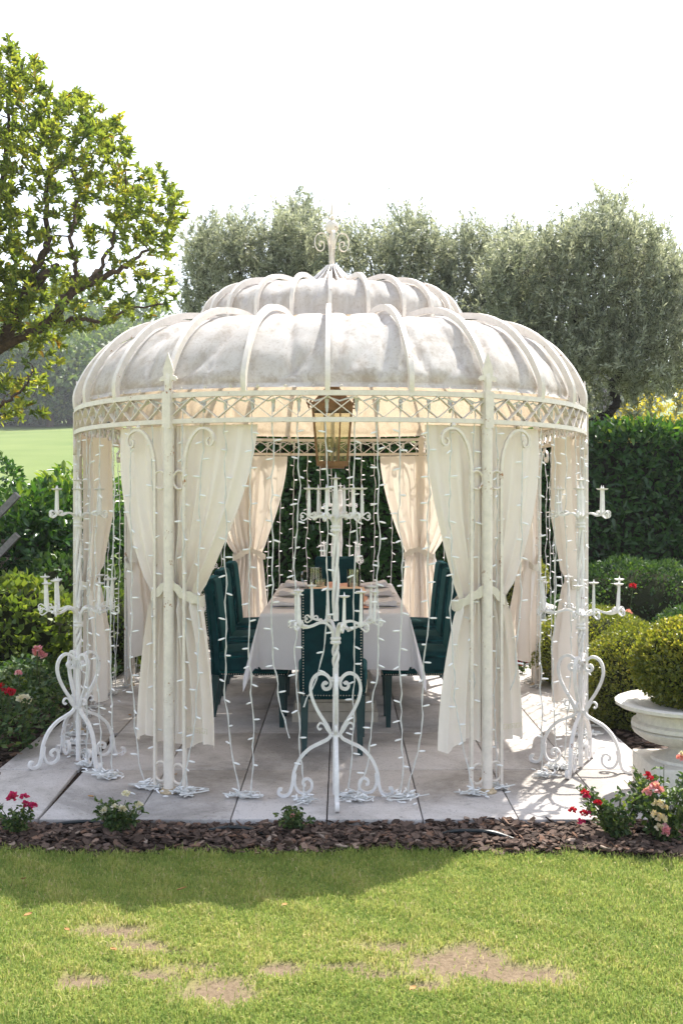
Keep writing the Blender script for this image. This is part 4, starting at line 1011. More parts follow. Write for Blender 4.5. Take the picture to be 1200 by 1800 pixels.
ball('box_shrub', (2.05, 8.85, 0.27), (0.52, 0.55, 0.36), 15000, 'wide clipped box shrub left of the box ball, farther back', L_BOX, 'shrub', 0.024, 'rounded box shrubs in the right bed')
ball('box_shrub', (3.35, 9.6, 0.25), (0.6, 0.6, 0.36), 9000, 'dim clipped shrub above the topiary at the right edge', L_IVY, 'shrub', 0.030, 'rounded box shrubs in the right bed')
ball('spreading_shrub', (3.05, 11.2, 0.38), (0.75, 0.6, 0.50), 9000, 'dark spreading rose shrub at the foot of the right hedge', L_IVY, 'shrub', 0.04, ragged=0.12)
ball('spreading_shrub', (2.35, 10.9, 0.20), (0.55, 0.6, 0.32), 6000, 'low leafy shrub between the back urn and hedge', L_IVY, 'shrub', 0.035, ragged=0.14)
ball('yellow_leaved_shrub', (-2.62, 8.7, 0.42), (0.52, 0.5, 0.46), 2600, 'yellow green leafy shrub left of the left candle stand', L_GOLD, 'shrub', 0.075, ragged=0.16)
ball('rust_leaved_shrub', (-2.78, 9.15, 0.40), (0.36, 0.34, 0.34), 1500, 'rust tinted small shrub at the left edge', L_RUST, 'shrub', 0.05, ragged=0.2)
ball('dark_shrub', (-2.55, 10.3, 0.52), (0.55, 0.5, 0.46), 2600, 'dark green shrub under the left laurel', L_IVY, 'shrub', 0.07, ragged=0.18)
ball('light_green_shrub', (-1.98, 9.6, 0.33), (0.42, 0.4, 0.36), 2400, 'light green low shrub behind the left candle stand', L_GOLD, 'shrub', 0.045, ragged=0.15, bias=-0.15)
# low ground cover in the left bed
def cover(name, x0, x1, y0, y1, n, hgt, lab, mat, leaf):
    X = rng.uniform(x0, x1, n); Y = rng.uniform(y0, y1, n)
    e = np.minimum(np.minimum((X - x0) / 0.25, (x1 - X) / 0.18), np.minimum((Y - y0) / 0.30, (y1 - Y) / 0.2)); e = np.clip(e + 0.25 * smooth_noise(np.stack([X, Y, X * 0], 1), 6, 31), 0, 1)
    top = hgt * np.sqrt(e) * (0.72 + 0.35 * smooth_noise(np.stack([X, Y, X * 0], 1), 4.2, 17))
    k = (e > 0.02) & (top > 0.03); X, Y, top = X[k], Y[k], top[k]; n = len(X)
    Z = np.maximum(top * (1 - np.abs(rng.normal(size=n)) * 0.25), 0.0)
    P = np.stack([X, Y, Z], 1); D = sph(n); D[:, 2] = np.abs(D[:, 2]) * 0.6
    Nn = rng.normal(size=(n, 3)) * 0.5; Nn[:, 2] += 1
    o = leaves(name, P, D, leaf * rng.uniform(0.7, 1.4, n), leaf * 0.6, mat, None, 'stuff', 'rh', Nrm=Nn)
    tag(o, lab, 'ground cover', kind='stuff'); return o
cover('ground_cover', -3.6, -1.86, 6.3, 9.2, 13000, 0.34, 'low leafy ground cover filling the left bed beside the patio', L_IVY, 0.045)
cover('ground_cover', 1.9, 4.2, 9.4, 12.2, 9000, 0.26, 'low leafy ground cover at the foot of the right hedge', L_IVY, 0.045)

# ------------------------------------------------------------------ roses
def petals(parent, c, r, col, n=26, name='bloom'):
    d = sph(n); d[:, 2] = np.abs(d[:, 2]) * 1.0 - 0.15
    P = np.array(c) + d * r * rng.uniform(0.15, 0.65, (n, 1)); D = d + rng.normal(size=(n, 3)) * 0.35
    leaves(name, P, D, r * rng.uniform(0.7, 1.1, n), r * 0.85, PETAL[col], parent, None, 'oval', Nrm=-d + rng.normal(size=(n, 3)) * 0.3, fold=0.3)
def rose(loc, hgt, spread, nst, lab, blooms, leafn=16, leaf=0.030, lean=(0, 0)):
    o = empty('rose_bush', loc); tag(o, lab, 'rose bush', 'rose bushes along the bed'); st = MB(); LP = []; LD = []
    for k in range(nst):
        a = rng.random() * 6.28; sp = spread * math.sqrt(rng.random()); h = hgt * rng.uniform(0.55, 1.0)
        e = Vector((math.cos(a) * sp + lean[0] * h, math.sin(a) * sp * 0.7 + lean[1] * h, h)); m = Vector((e.x * 0.35, e.y * 0.35, h * 0.6)); b = Vector((e.x * 0.1, e.y * 0.1, -0.03))
        pts = [b.lerp(m, q).lerp(m.lerp(e, q), q) for q in [i / 7 for i in range(8)]]
        st.tube(pts, [0.0035 - 0.002 * i / 7 for i in range(8)], 4)
        for j in range(leafn):
            q = rng.uniform(0.25, 1.0) if rng.random() < 0.85 else rng.uniform(0.05, 0.3); i = min(int(q * 7), 6); pp = pts[i].lerp(pts[i + 1], q * 7 - i)
            dd = sph(1)[0]; dd[2] *= 0.5
            for s in (0.0, 0.5, 1.0):
                LP.append(np.array(pp) + dd * leaf * (0.3 + 0.8 * s)); LD.append(dd + rng.normal(size=3) * 0.7)
    st.build('stems', L_STEM, o); n = len(LP)
    leaves('foliage', LP, LD, leaf * rng.uniform(0.7, 1.25, n), leaf * 0.62, L_ROSE, o, 'stuff', 'oval')
    for (x, y, z, r_, col) in blooms: petals(o, (x, y, z), r_, col)
    return o
L_STEM = m_plain('green_stem', (0.07, 0.09, 0.03), 0.6, 0.3)
def pxo(base, x, y, D): 
    p = at(x, y, D); return (p.x - base[0], p.y - base[1], p.z - base[2])
b0 = (at(30, 1446, 5.0).x, 5.0, -0.03)
rose(b0, 0.15, 0.10, 14, 'small rose bush with magenta blooms at the left edge of the bed', [pxo(b0, x, y, 4.98) + (0.018, 'magenta') for x, y in ((24, 1398), (43, 1401), (47, 1414), (60, 1417), (20, 1404))], 10, 0.022)
b0 = (at(212, 1465, 4.98).x, 4.98, -0.03)
rose(b0, 0.17, 0.12, 20, 'small rose bush with white blooms before the front left post', [pxo(b0, x, y, 4.95) + (0.017, c) for x, y, c in ((222, 1395, 'white'), (215, 1423, 'white'), (245, 1416, 'white'), (203, 1420, 'white'), (183, 1425, 'white'))], 14, 0.024)
b0 = (at(522, 1452, 5.03).x, 5.03, -0.03)
rose(b0, 0.12, 0.10, 16, 'small green rose bush with one pink bud before the centre stand', [pxo(b0, 514, 1434, 5.0) + (0.010, 'pink')], 12, 0.022)
b0 = (at(1085, 1470, 4.95).x, 4.95, -0.03)
rose(b0, 0.24, 0.17, 26, 'red flowered rose bush in front of the right candle stand', [pxo(b0, x, y, 4.93) + (0.016, c) for x, y, c in ((1006, 1425, 'red'), (1027, 1393, 'red'), (1030, 1400, 'magenta'), (1034, 1432, 'magenta'), (1025, 1430, 'red'), (1050, 1412, 'red'), (1022, 1445, 'magenta'))], 9, 0.026, (-0.10, 0))
b0 = (at(1165, 1460, 4.92).x, 4.92, -0.03)
rose(b0, 0.34, 0.20, 26, 'tall pink flowered rose bush before the large urn', [pxo(b0, x, y, 4.85) + (r_, c) for x, y, r_, c in ((1137, 1363, 0.016, 'red'), (1142, 1368, 0.013, 'red'), (1150, 1384, 0.024, 'pink'), (1158, 1390, 0.020, 'pink'), (1134, 1391, 0.015, 'pink'), (1140, 1396, 0.013, 'pink'), (1155, 1412, 0.020, 'cream'), (1152, 1432, 0.018, 'cream'), (1162, 1440, 0.022, 'cream'), (1158, 1455, 0.018, 'cream'), (1168, 1420, 0.016, 'cream'), (1168, 1457, 0.022, 'pink'), (1170, 1465, 0.018, 'pink'), (1196, 1333, 0.018, 'pink'), (1198, 1326, 0.014, 'white'))], 11, 0.032, (0.0, 0))
def bloomer(px, py, D, col, lab, n=3, r_=0.03):
    p = at(px, py, D); o = empty('rose_bush', (p.x, p.y, 0)); tag(o, lab, 'rose bush', 'rose bushes among the ground cover')
    st = MB(); LP = []; LD = []
    for k in range(n):
        q = p + Vector((rng.normal() * r_ * 1.0, rng.normal() * r_ * 0.8, rng.normal() * r_ * 0.8))
        st.tube([(0, 0, 0), ((q.x - p.x) * 0.5, (q.y - p.y) * 0.5, q.z * 0.6), (q.x - p.x, q.y - p.y, q.z)], 0.004, 4)
        petals(o, (q.x - p.x, q.y - p.y, q.z), r_, col)
        for j in range(14):
            f = rng.random(); LP.append(((q.x - p.x) * f + rng.normal() * 0.03, (q.y - p.y) * f + rng.normal() * 0.03, q.z * f)); LD.append(sph(1)[0])
    st.build('stems', L_STEM, o); leaves('foliage', LP, LD, 0.04, 0.026, L_ROSE, o, 'stuff')
for a in [(65, 1143, 7.6, 'pink', 'pink roses beside the yellow green shrub', 3, 0.030), (45, 1183, 7.2, 'pink', 'single small pink rose in the left bed', 1, 0.022), (10, 1208, 6.6, 'red', 'dark red roses at the left edge of the bed', 3, 0.026),
          (45, 1225, 6.6, 'white', 'white roses low in the left bed', 3, 0.026), (196, 1104, 9.4, 'pink', 'tiny pink rose behind the left candle stand', 1, 0.03), (1107, 1087, 10.2, 'pink', 'tiny pink rose above the wide box shrub', 1, 0.035),
          (1160, 1083, 10.2, 'white', 'tiny white rose above the topiary ball', 1, 0.035), (1100, 1037, 10.6, 'red', 'tiny red rose at the foot of the right hedge', 1, 0.035), (917, 1161, 9.3, 'red', 'dark red roses beside the urn past the right curtains', 3, 0.035)]: bloomer(*a)

# irrigation hose half buried in the bark
def hose(pts, lab):
    o = MB().tube([Vector(q) for q in curve(pts, 30)], 0.0085, 8).build('irrigation_hose', RUBBER); tag(o, lab, 'hose', 'black irrigation hose lengths')
hose([(at(50, 1440, 5.10).x, 5.09, -0.03), (at(110, 1437, 5.1).x, 5.10, -0.004), (at(165, 1436, 5.1).x, 5.11, 0.0), (at(200, 1440, 5.1).x, 5.10, -0.03)], 'black hose along the slab edge between two left rose bushes')
hose([(at(350, 1452, 5.0).x, 5.04, -0.03), (at(395, 1452, 5.0).x, 5.02, 0.0), (at(440, 1455, 5.0).x, 5.01, -0.002), (at(470, 1460, 5.0).x, 5.0, -0.03)], 'black hose in the bark left of the centre rose')
hose([(at(765, 1460, 4.95).x, 4.98, -0.03), (at(800, 1462, 4.95).x, 4.97, 0.0), (at(860, 1468, 4.95).x, 4.95, 0.002), (at(905, 1474, 4.95).x, 4.93, -0.03)], 'black hose in the bark right of the centre')
hose([(at(1115, 1458, 5.0).x, 5.04, -0.02), (at(1150, 1456, 5.0).x, 5.04, 0.002), (at(1200, 1454, 5.0).x, 5.04, -0.01)], 'black hose beside the right rose bushes')

# ------------------------------------------------------------------ laurel hedge and laurel shrub
def hedge(x0, x1, y0, y1, h, n, lab):
    o = empty('laurel_hedge', ((x0 + x1) / 2, (y0 + y1) / 2, 0)); tag(o, lab, 'hedge')
    lx, ly = x1 - x0, y1 - y0
    nf = int(n * 0.62); nt_ = n - nf
    X = np.concatenate([rng.uniform(-lx / 2, lx / 2, nf), rng.uniform(-lx / 2, lx / 2, nt_)])
    Z = np.concatenate([rng.uniform(0.0, h, nf), h + rng.normal(size=nt_) * 0.05])
    Y = np.concatenate([np.full(nf, -ly / 2), rng.uniform(-ly / 2, ly / 2, nt_)])
    bump_ = 0.09 * smooth_noise(np.stack([X, X * 0, Z], 1), 3.2, 5) + 0.05 * smooth_noise(np.stack([X, Y, Z], 1), 8, 6)
    Y[:nf] += bump_[:nf] + np.abs(rng.normal(size=nf)) * 0.08; Z[nf:] += bump_[nf:] * 0.8
    P = np.stack([X, Y, Z], 1); nn_ = np.zeros((n, 3)); nn_[:nf, 1] = -1; nn_[nf:, 2] = 1
    D = nn_ * 0.55 + rng.normal(size=(n, 3)) * 0.6; D[:, 2] += np.where(np.arange(n) < nf, 0.1, 0.5)
    Nn = nn_ + rng.normal(size=(n, 3)) * 0.55; Nn[:, 2] += 0.35
    young = np.clip((Z - (h - 0.22)) / 0.3, 0, 1)
    val = np.clip(rng.random(n) * 0.62 + 0.05 + young * 0.42 * rng.random(n) + 0.05 * bump_ / 0.1, 0, 1)
    leaves('foliage', P, D, rng.uniform(0.075, 0.135, n), rng.uniform(0.036, 0.055, n), L_LAUREL, o, 'stuff', 'oval', Nrm=Nn, val=val)
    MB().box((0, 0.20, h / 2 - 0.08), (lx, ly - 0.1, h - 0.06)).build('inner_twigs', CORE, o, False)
hedge(-2.1, 5.6, 12.45, 13.6, 2.26, 26000, 'tall dark laurel hedge behind the pavilion')
def leafy(name, c, r, n, lab, mat, cat, lo, hi, seed, hollow=0.0, young=0.0, group=None, trunk=True, parts=5, asp=0.42):
    o = empty(name, (c[0], c[1], 0)); tag(o, lab, cat, group)
    lobes = [(np.random.default_rng(seed + i).normal(size=3) * np.array([0.42, 0.42, 0.35]), 0.48 + 0.22 * np.random.default_rng(seed + i + 50).random()) for i in range(parts)]
    lobes.append((np.zeros(3), 0.72)); P = []; Dr = []
    wts = np.array([l[1] ** 2 for l in lobes]); wts /= wts.sum()
    for (lc, lr_), wt in zip(lobes, wts):
        k = int(n * wt); d = sph(k); q = lr_ * (1 - np.abs(rng.normal(size=k)) * 0.16); P.append(lc + d * q[:, None]); Dr.append(d)
    P = np.concatenate(P); Dr = np.concatenate(Dr); n = len(P)
    val = np.clip(rng.random(n) * 0.6 + 0.1 + young * np.clip(P[:, 2] * 0.6, 0, 0.5), 0, 1)
    P = P * np.array(r); P[:, 2] += c[2]; P[:, 2] = np.maximum(P[:, 2], 0.05)
    D = Dr + rng.normal(size=(n, 3)) * 0.6; D[:, 2] += 0.15; Nn = Dr * 0.7 + rng.normal(size=(n, 3)) * 0.5; Nn[:, 2] += 0.4
    L = rng.uniform(lo, hi, n)
    leaves('foliage', P, D, L, L * asp, mat, o, 'stuff', 'oval', Nrm=Nn, val=val)
    st = MB()
    for (lc, lr_) in lobes: 
        e = lc * np.array(r) * 0.8; st.tube([(0, 0, -0.03), (e[0] * 0.3, e[1] * 0.3, (c[2] + e[2]) * 0.5), (e[0], e[1], max(0.1, c[2] + e[2]))], [0.035, 0.025, 0.01], 6)
    st.build('stems', BARK, o)
    return o
leafy('laurel_shrub', (-2.86, 11.2, 1.20), (0.86, 0.80, 0.66), 5200, 'glossy laurel shrub arching over the left bed', L_LAUREL, 'shrub', 0.085, 0.14, 5, young=0.9, parts=7)
leafy('laurel_shrub', (-1.9, 12.3, 0.95), (0.75, 0.6, 0.95), 4200, 'dark laurel shrub joining the hedge behind the left curtains', L_LAUREL, 'shrub', 0.085, 0.14, 15, parts=5)
leafy('broadleaf_shrub', (-4.98, 14.5, 1.35), (0.55, 0.6, 0.72), 3200, 'round dark shrub at the left edge before the meadow', L_LAUREL, 'shrub', 0.08, 0.13, 25)
for i, (x, y, z, r_, lab) in enumerate([(5.3, 18.5, 2.3, (1.5, 1.0, 1.15), 'golden leaved shrub beyond the right end of the hedge'), (6.9, 19.5, 2.4, (1.3, 1.0, 1.15), 'golden leaved shrub at the far right edge above the hedge'), (8.6, 19.0, 1.7, (1.3, 1.0, 1.1), 'golden shrub beyond the right frame edge')][:2]):
    leafy('golden_shrub', (x, y, z), r_, 4200, lab, L_YELLOW, 'shrub', 0.07, 0.12, 40 + i, group='golden shrubs beyond the hedge')

# stone steps and timber rail at the left edge
stp = empty('stone_steps', (-3.16, 9.7, 0)); tag(stp, 'pink sandstone steps at the left edge behind the shrubs', 'steps')
for k in range(6):
    rbox('step', (1.2, 0.34, 0.175), 0.008, PINKSTONE, stp, Matrix.Translation((-0.36 - 0.086 * k, 0.28 * k, 0.0875 + 0.176 * k)))
    rbox('tread', (1.26, 0.37, 0.035), 0.006, PINKSTONE, stp, Matrix.Translation((-0.36 - 0.086 * k, 0.28 * k - 0.01, 0.176 * k + 0.193)))
hr = empty('timber_handrail', (-3.2, 10.2, 0)); tag(hr, 'grey timber handrail sloping down at the left edge', 'handrail')
a0, a1 = at(-130, 1110, 10.2), at(32, 940, 10.2)
for dz in (0.0, 0.38):
    MB().ribbon([a0 - Vector((-3.2, 10.2, -dz)), a1 - Vector((-3.2, 10.2, -dz))], (0, 1, 0), 0.07, 0.062).build('rail', TIMBER, hr, False)
for q in (0.0,):
    p = a0.lerp(a1, q) - Vector((-3.2, 10.2, 0)); MB().box((p.x, 0.075, (p.z + 0.55) / 2), (0.08, 0.068, p.z + 0.5)).build('rail_post', TIMBER, hr, False)

# ------------------------------------------------------------------ trees
def tree(name, limbs, tips, lab, cat, bark, leafmat, leaf_fn, rtip=0.004, rbase=0.02, sides=5, group=None, seglen=0.16, wig=0.035):
    """limbs: list of (points, radii) polylines; tips: (n,3) points where foliage sits; each tip is joined by a twig to the nearest wood"""
    root = limbs[0][0][0]; o = empty(name, (root[0], root[1], 0)); tag(o, lab, cat, group); off = Vector((root[0], root[1], 0))
    tr = MB(); nodes = []; nr = []
    for pts, rad in limbs:
        cp = curve([tuple(p) for p in pts], len(pts) * 6); rr = np.interp(np.linspace(0, 1, len(cp)), np.linspace(0, 1, len(rad)), rad)
        cp = [Vector(c) + Vector(rng.normal(size=3)) * 0.012 for c in cp]
        tr.tube([c - off for c in cp], list(rr), 7); nodes += [tuple(c) for c in cp]; nr += list(rr)
    tr.build('trunk', bark, o)
    nodes = np.array(nodes); nr = np.array(nr); tw = MB(); dirs = []
    d0 = np.array([np.min(np.sum((nodes - t) ** 2, 1)) for t in tips]); order = np.argsort(d0); NB = np.zeros((0, 3)); tipdir = np.zeros((len(tips), 3))
    alln = nodes.copy(); allr = np.minimum(nr, rbase).copy()
    for i in order:
        t = tips[i]; dv = alln - t; dd = np.sum(dv * dv, 1) + np.maximum(0, dv[:, 2]) * 0.35
        j = int(np.argmin(dd)); s = alln[j]; L = np.linalg.norm(t - s); n = max(2, int(L / seglen) + 1)
        bend = rng.normal(size=3) * L * 0.10; bend[2] -= 0.05 * L
        P = []
        for q in np.linspace(0, 1, n + 1):
            p = s * (1 - q) + t * q + bend * math.sin(math.pi * q) + (rng.normal(size=3) * wig * min(L, 0.5) if 0 < q < 1 else 0); P.append(p)
        r0 = max(rtip, min(allr[j] * 0.75, rbase * min(1, 0.35 + L))); rad = list(np.linspace(r0, rtip, n + 1))
        tw.tube([Vector(p) - off for p in P], rad, 4, caps=False)
        alln = np.concatenate([alln, np.array(P[1:])]); allr = np.concatenate([allr, np.array(rad[1:])]); v = P[-1] - P[-2]; tipdir[i] = v / (np.linalg.norm(v) + 1e-9)
    tw.build('branches', bark, o)
    leaf_fn(o, tips - np.array(off), tipdir)
    return o
def rosettes(per, lo, hi, asp, mat, shape, up=0.6):
    def fn(o, T, D):
        n = len(T) * per; c = np.repeat(T, per, 0); ax = np.repeat(unit(D + np.array([0, 0, up])), per, 0)
        d = sph(n) * 0.95 + ax * 0.85; P = c - ax * rng.uniform(0, 0.10, (n, 1)) + sph(n) * 0.012
        L = rng.uniform(lo, hi, n); Nn = ax + rng.normal(size=(n, 3)) * 0.35
        val = np.clip(np.repeat(rng.normal(0.42, 0.16, len(T)), per) + rng.normal(size=n) * 0.13 + (rng.random(n) < 0.035) * 0.45, 0, 1)
        leaves('crown', P, d, L, L * asp, mat, o, 'stuff', shape, Nrm=Nn, val=val)
    return fn
def sprays(per, length, lo, hi, asp, mat, up=0.8):
    def fn(o, T, D):
        n = len(T) * per; c = np.repeat(T, per, 0); ax0 = unit(D * 0.6 + np.array([0, 0, up]) + rng.normal(size=D.shape) * 0.45); ax = np.repeat(ax0, per, 0)
        q = rng.uniform(-0.6, 1, (n, 1)); P = c + ax * q * length + sph(n) * 0.015 + np.repeat(sph(len(T)), per, 0) * (np.clip(q, 0, 1) ** 2) * 0.05
        d = ax * 0.75 + sph(n) * 0.8; L = rng.uniform(lo, hi, n)
        val = np.clip(np.repeat(rng.normal(0.45, 0.15, len(T)), per) + rng.normal(size=n) * 0.18, 0, 1)
        leaves('crown', P, d, L, L * asp, mat, o, 'stuff', 'rh', val=val, fold=0.12)
        st = MB()
        for t_, a_ in zip(T, ax0): st.tube([Vector(t_ - a_ * 0.05), Vector(t_ + a_ * length * 0.85)], [0.003, 0.0015], 3, caps=False)
        st.build('shoots', OLIVEBARK, o)['kind'] = 'stuff'
    return fn
def px_tips(poly, n, D0, D1, dens=None, shell=None):
    poly = np.array(poly, float); out = []
    x0, y0 = poly.min(0); x1, y1 = poly.max(0)
    while len(out) < n:
        x = rng.uniform(x0, x1, 400); y = rng.uniform(y0, y1, 400); k = in_poly(x, y, poly)
        if dens is not None: k &= rng.random(400) < dens(x, y)
        for a, b in zip(x[k], y[k]):
            out.append(tuple(at(a, b, rng.uniform(D0, D1))))
    return np.array(out[:n])
DT = 11.3
def A3(x, y, d=0): return at(x, y, DT + d)
# the big evergreen on the left (trunk just outside the picture)
g0 = A3(-110, 1100); g0.z = -0.05
limbs = [([g0, A3(-100, 900), A3(-85, 760, .1), A3(-50, 660, .1), A3(15, 590, 0), A3(35, 540, -.1), A3(75, 490, -.2), A3(100, 465, -.2)], [0.13, 0.12, 0.11, 0.09, 0.075, 0.065, 0.05, 0.03]),
         ([A3(-10, 615), A3(50, 585, -.15), A3(95, 560, -.2), A3(115, 525, -.3), A3(160, 495, -.3), A3(215, 470, -.3), A3(262, 435, -.2)], [0.06, 0.055, 0.05, 0.045, 0.04, 0.025, 0.012]),
         ([A3(95, 567, -.2), A3(128, 562, -.2), A3(150, 560, -.2), A3(190, 568, -.1), A3(225, 545, 0), A3(290, 535, .1)], [0.03, 0.026, 0.022, 0.018, 0.013, 0.008]),
         ([A3(115, 535, -.3), A3(130, 500, -.3), A3(133, 465, -.3), A3(125, 435, -.3), A3(130, 390, -.2), A3(140, 340, -.1), A3(120, 290, 0)], [0.03, 0.026, 0.024, 0.022, 0.018, 0.014, 0.008]),
         ([A3(35, 540, -.1), A3(50, 500, .1), A3(80, 440, .2), A3(85, 400, .3), A3(80, 340, .3), A3(95, 270, .3), A3(60, 200, .3)], [0.05, 0.045, 0.04, 0.032, 0.025, 0.016, 0.010]),
         ([A3(-60, 690, .2), A3(-40, 560, .5), A3(-20, 430, .6), A3(5, 330, .6), A3(15, 220, .5), A3(10, 140, .4)], [0.08, 0.065, 0.05, 0.035, 0.02, 0.01]),
         ([A3(-80, 750), A3(-20, 720, -.6), A3(20, 700, -.8), A3(50, 670, -.9), A3(60, 640, -.9)], [0.03, 0.02, 0.014, 0.01, 0.006]),
         ([A3(160, 495, -.3), A3(185, 450, 0), A3(205, 400, .2), A3(225, 340, .3), A3(215, 270, .3)], [0.025, 0.02, 0.016, 0.012, 0.007])]
outline = [(-260, 90), (-120, 40), (-20, 62), (18, 62), (40, 98), (72, 100), (80, 120), (60, 135), (100, 145), (112, 165), (132, 150), (150, 170), (165, 168), (172, 182), (200, 172), (207, 195), (222, 225), (230, 262), (255, 285), (280, 290), (300, 320), (325, 330), (332, 355), (330, 385), (312, 400), (308, 440), (295, 470), (318, 500), (312, 530), (290, 552), (250, 560), (195, 560), (180, 580), (140, 575), (110, 590), (120, 620), (100, 650), (105, 680), (60, 690), (90, 720), (50, 740), (-40, 740), (-260, 700)]
def dn(x, y): return np.where((y > 420) & (y < 600) & (x > 60), 0.42, np.where(y > 590, 0.34, 1.0)) * np.where((y > 330) & (y < 470) & (x > 40) & (x < 190), 0.45, 1.0)
tips = px_tips(outline, 2300, DT - 0.9, DT + 1.0, dn)
tree('strawberry_tree', limbs, tips, 'large evergreen tree with yellow tinged leaf tufts at the upper left', 'tree', BARK, L_ARBUTUS, rosettes(18, 0.055, 0.098, 0.36, L_ARBUTUS, 'oval'), rtip=0.003, rbase=0.016)

# olive trees behind the hedge
DO = 16.0
def O3(x, y, d=0): return at(x, y, DO + d)
def olive(cx, poly, limbs, n, lab, D0, D1, per=40):
    tips = px_tips([(x_, y_ + (26 if y_ < 600 else 0)) for x_, y_ in poly], int(n * 1.2), D0, D1)
    cl_ = smooth_noise(tips, 3.4, int(cx)); tips = tips[cl_ > -0.42]
    up = []                       # tall shoots standing out of the crown
    tops = sorted(poly, key=lambda q: q[1])[:max(6, len(poly) - 6)]
    for (x, y) in tops:
        for k in range(4):
            xx = x + rng.normal() * 14; yy = y + rng.uniform(2, 40); dd_ = rng.uniform(D0, D1); ln_ = rng.normal() * 5
            for s_ in range(4): up.append(tuple(at(xx - ln_ * s_ * 0.5 + rng.normal() * 2, yy + s_ * 18, dd_)))
    tips = np.concatenate([tips, np.array(up)])
    tree('olive_tree', limbs, tips, lab, 'tree', OLIVEBARK, L_OLIVE, sprays(per, 0.27, 0.05, 0.10, 0.24, L_OLIVE), rtip=0.003, rbase=0.02, group='olive trees behind the hedge', seglen=0.3)
def g(x, d=0):
    p = O3(x, 900, d); p.z = -0.05; return p
olive(430, [(322, 700), (325, 470), (318, 430), (330, 405), (350, 385), (372, 378), (395, 385), (420, 372), (440, 380), (468, 385), (490, 378), (505, 352), (522, 372), (545, 385), (555, 420), (560, 700)],
      [([g(440), O3(438, 800), O3(445, 680), O3(430, 560), O3(420, 470)], [0.11, 0.09, 0.07, 0.045, 0.02]), ([O3(442, 700), O3(480, 600), O3(510, 500), O3(520, 420)], [0.05, 0.04, 0.025, 0.012]), ([O3(440, 690), O3(390, 600), O3(360, 500), O3(345, 440)], [0.05, 0.04, 0.02, 0.01])],
      1500, 'olive tree left of the roof ornament behind the dome', DO - 0.9, DO + 1.0)
olive(660, [(515, 700), (500, 420), (512, 372), (522, 338), (530, 350), (545, 340), (552, 380), (580, 392), (600, 382), (625, 396), (650, 398), (665, 385), (690, 395), (705, 365), (718, 352), (730, 380), (745, 365), (752, 395), (775, 402), (800, 430), (800, 700)],
      [([g(650, .4), O3(652, 800, .4), O3(640, 680, .4), O3(655, 560, .4), O3(650, 460, .4)], [0.11, 0.09, 0.07, 0.045, 0.02]), ([O3(645, 690, .4), O3(700, 590, .4), O3(715, 480, .4), O3(718, 400, .4)], [0.05, 0.04, 0.025, 0.012]), ([O3(645, 680, .4), O3(590, 590, .4), O3(555, 480, .4), O3(528, 385, .4)], [0.05, 0.04, 0.02, 0.01])],
      1600, 'olive tree right of the roof ornament behind the dome', DO - 0.5, DO + 1.4)
olive(860, [(765, 720), (762, 440), (775, 400), (800, 395), (822, 385), (838, 398), (862, 388), (885, 400), (910, 392), (935, 402), (950, 440), (950, 740), (900, 760)],
      [([g(850, .6), O3(852, 800, .6), O3(860, 680, .6), O3(850, 560, .6), O3(855, 460, .6)], [0.10, 0.08, 0.06, 0.04, 0.02])],
      1100, 'olive tree between the dome and the dark right hand tree', DO - 0.2, DO + 1.6)
olive(1060, [(880, 700), (870, 560), (862, 470), (880, 415), (905, 400), (935, 402), (960, 395), (985, 405), (1000, 375), (1020, 380), (1035, 358), (1060, 345), (1068, 330), (1082, 338), (1078, 372), (1095, 385), (1115, 370), (1140, 395), (1160, 398), (1175, 425), (1200, 440), (1260, 470), (1290, 560), (1270, 650), (1200, 668), (1175, 690), (1130, 680), (1110, 705), (1085, 690), (1060, 655), (1030, 665), (1010, 690), (960, 720)],
      [([g(985, -.8), O3(990, 850, -.8), O3(1005, 770, -.8), O3(1012, 690, -.8), O3(1015, 610, -.8), O3(1010, 530, -.7)], [0.12, 0.10, 0.085, 0.07, 0.05, 0.03]),
       ([O3(1003, 790, -.8), O3(1022, 752, -.9), O3(1050, 738, -1.0), O3(1075, 722, -1.0), O3(1084, 700, -1.0), O3(1072, 684, -1.0), O3(1082, 664, -1.0), O3(1110, 630, -1.0), O3(1140, 560, -1.0)], [0.08, 0.07, 0.065, 0.06, 0.055, 0.05, 0.045, 0.035, 0.02]),
       ([O3(1012, 650, -.8), O3(1050, 570, -.9), O3(1070, 470, -.9), O3(1070, 390, -.9)], [0.05, 0.04, 0.025, 0.012]), ([O3(1012, 640, -.8), O3(960, 580, -.6), O3(920, 510, -.5), O3(900, 450, -.5)], [0.05, 0.04, 0.025, 0.012]), ([O3(1090, 650, -1.), O3(1160, 600, -1), O3(1230, 540, -1)], [0.04, 0.03, 0.015])],
      2600, 'dark spreading olive tree on the right above the hedge', DO - 1.9, DO + 0.6, 46)

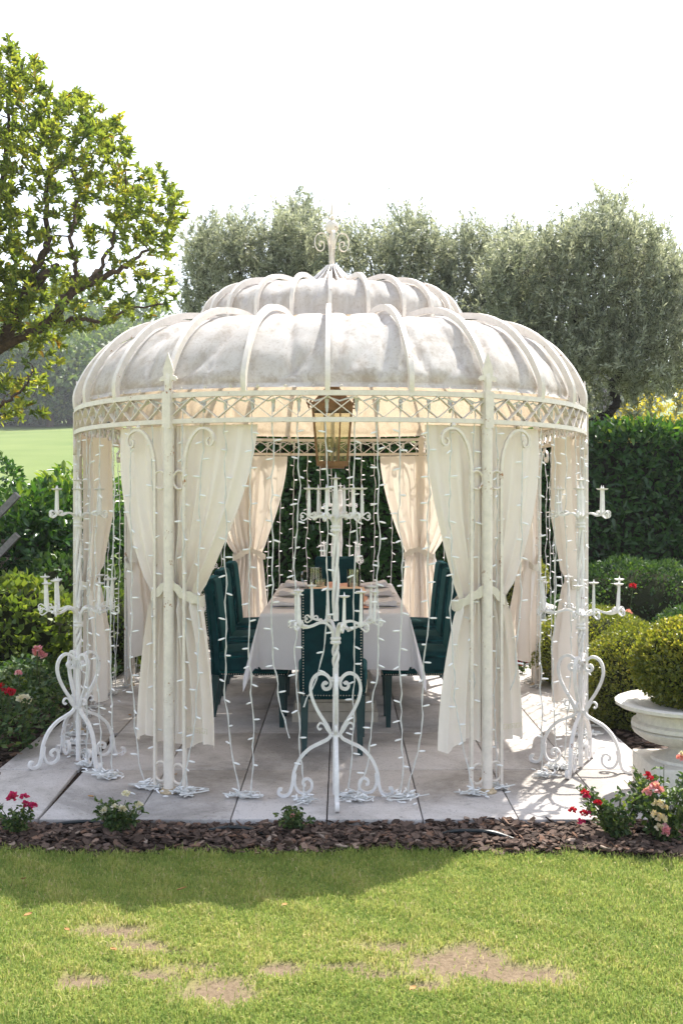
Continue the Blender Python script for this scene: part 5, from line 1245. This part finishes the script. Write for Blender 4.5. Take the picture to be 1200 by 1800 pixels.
# far trees on the hillside
def far_tree(seed, n=5200):
    r = np.random.default_rng(seed); P = []; Dn = []
    for i in range(9):
        c = r.normal(size=3) * np.array([0.30, 0.30, 0.24]); c[2] += 0.62; s = r.uniform(0.20, 0.34); k = n // 9
        d = sph(k); P.append(c + d * (s * (1 - np.abs(rng.normal(size=k)) * 0.14))[:, None]); Dn.append(d)
    P = np.concatenate(P); Dn = np.concatenate(Dn); P[:, 2] = np.maximum(P[:, 2], 0.10); k = len(P)
    V = dict(P=P * 10, D=Dn + rng.normal(size=(k, 3)) * 0.8, L=rng.uniform(0.35, 0.75, k))
    o = empty('far_tree'); leaves('crown', V['P'], V['D'], V['L'], V['L'] * 0.7, L_FAR, o, 'stuff', 'rh', Nrm=Dn + rng.normal(size=(k, 3)) * 0.5)
    MB().tube([(0, 0, -1), (0.1, 0, 2), (0, 0.1, 6)], [0.4, 0.3, 0.15], 7).build('trunk', BARK, o); return o
protos = [far_tree(s) for s in (2, 5, 9)]
spots = [(-130, 110, 1.10), (-60, 118, 1.0), (5, 112, 1.05), (48, 116, 0.92), (88, 109, 1.08), (125, 121, 1.15), (158, 112, 0.95), (196, 118, 1.2), (238, 125, 1.2), (1062, 150, 1.0), (1098, 158, 0.85), (1020, 160, 1.2), (1160, 190, 0.62), (1235, 175, 0.8)]
fl = ['first', 'second', 'third', 'fourth', 'fifth', 'sixth', 'seventh', 'eighth', 'ninth']
for i, (x, D, s) in enumerate(spots):
    t = protos[i] if i < 3 else copy_tree(protos[i % 3])
    z = float(slope(np.float64(D))) - 0.2 + 0.6 * math.sin((x - 600) / F * D * 0.05 + 1)
    t.location = ((x - 600) / F * D, D, z); t.scale = (s, s, s * (0.95 + 0.1 * (i % 3))); t.rotation_euler = (0, 0, i * 1.9)
    lab = (f'{fl[i]} tree from the left in the wood beyond the meadow' if i < 9 else ['far tree seen under the dark olive branch', 'far tree right of the curved olive limb', 'far tree hidden mostly by the right dome edge', 'small far tree on the skyline at the right', 'far tree at the right picture edge'][i - 9])
    tag(t, lab, 'tree', 'far trees on the hillside')

# ------------------------------------------------------------------ thin summer haze
def m_haze():
    m, t = mat_new('summer_haze'); v = t.nodes.new('ShaderNodeVolumePrincipled'); v.inputs['Color'].default_value = (0.92, 0.95, 1.0, 1)
    v.inputs['Density'].default_value = 0.0007; v.inputs['Anisotropy'].default_value = 0.2
    o = t.nodes.new('ShaderNodeOutputMaterial'); t.links.new(v.outputs[0], o.inputs['Volume']); return m
hz = MB().box((0, 150, 16.5), (440, 420, 35)).build('haze', m_haze(), None, False)
tag(hz, 'thin summer haze over the garden and meadow', 'haze', kind='stuff')
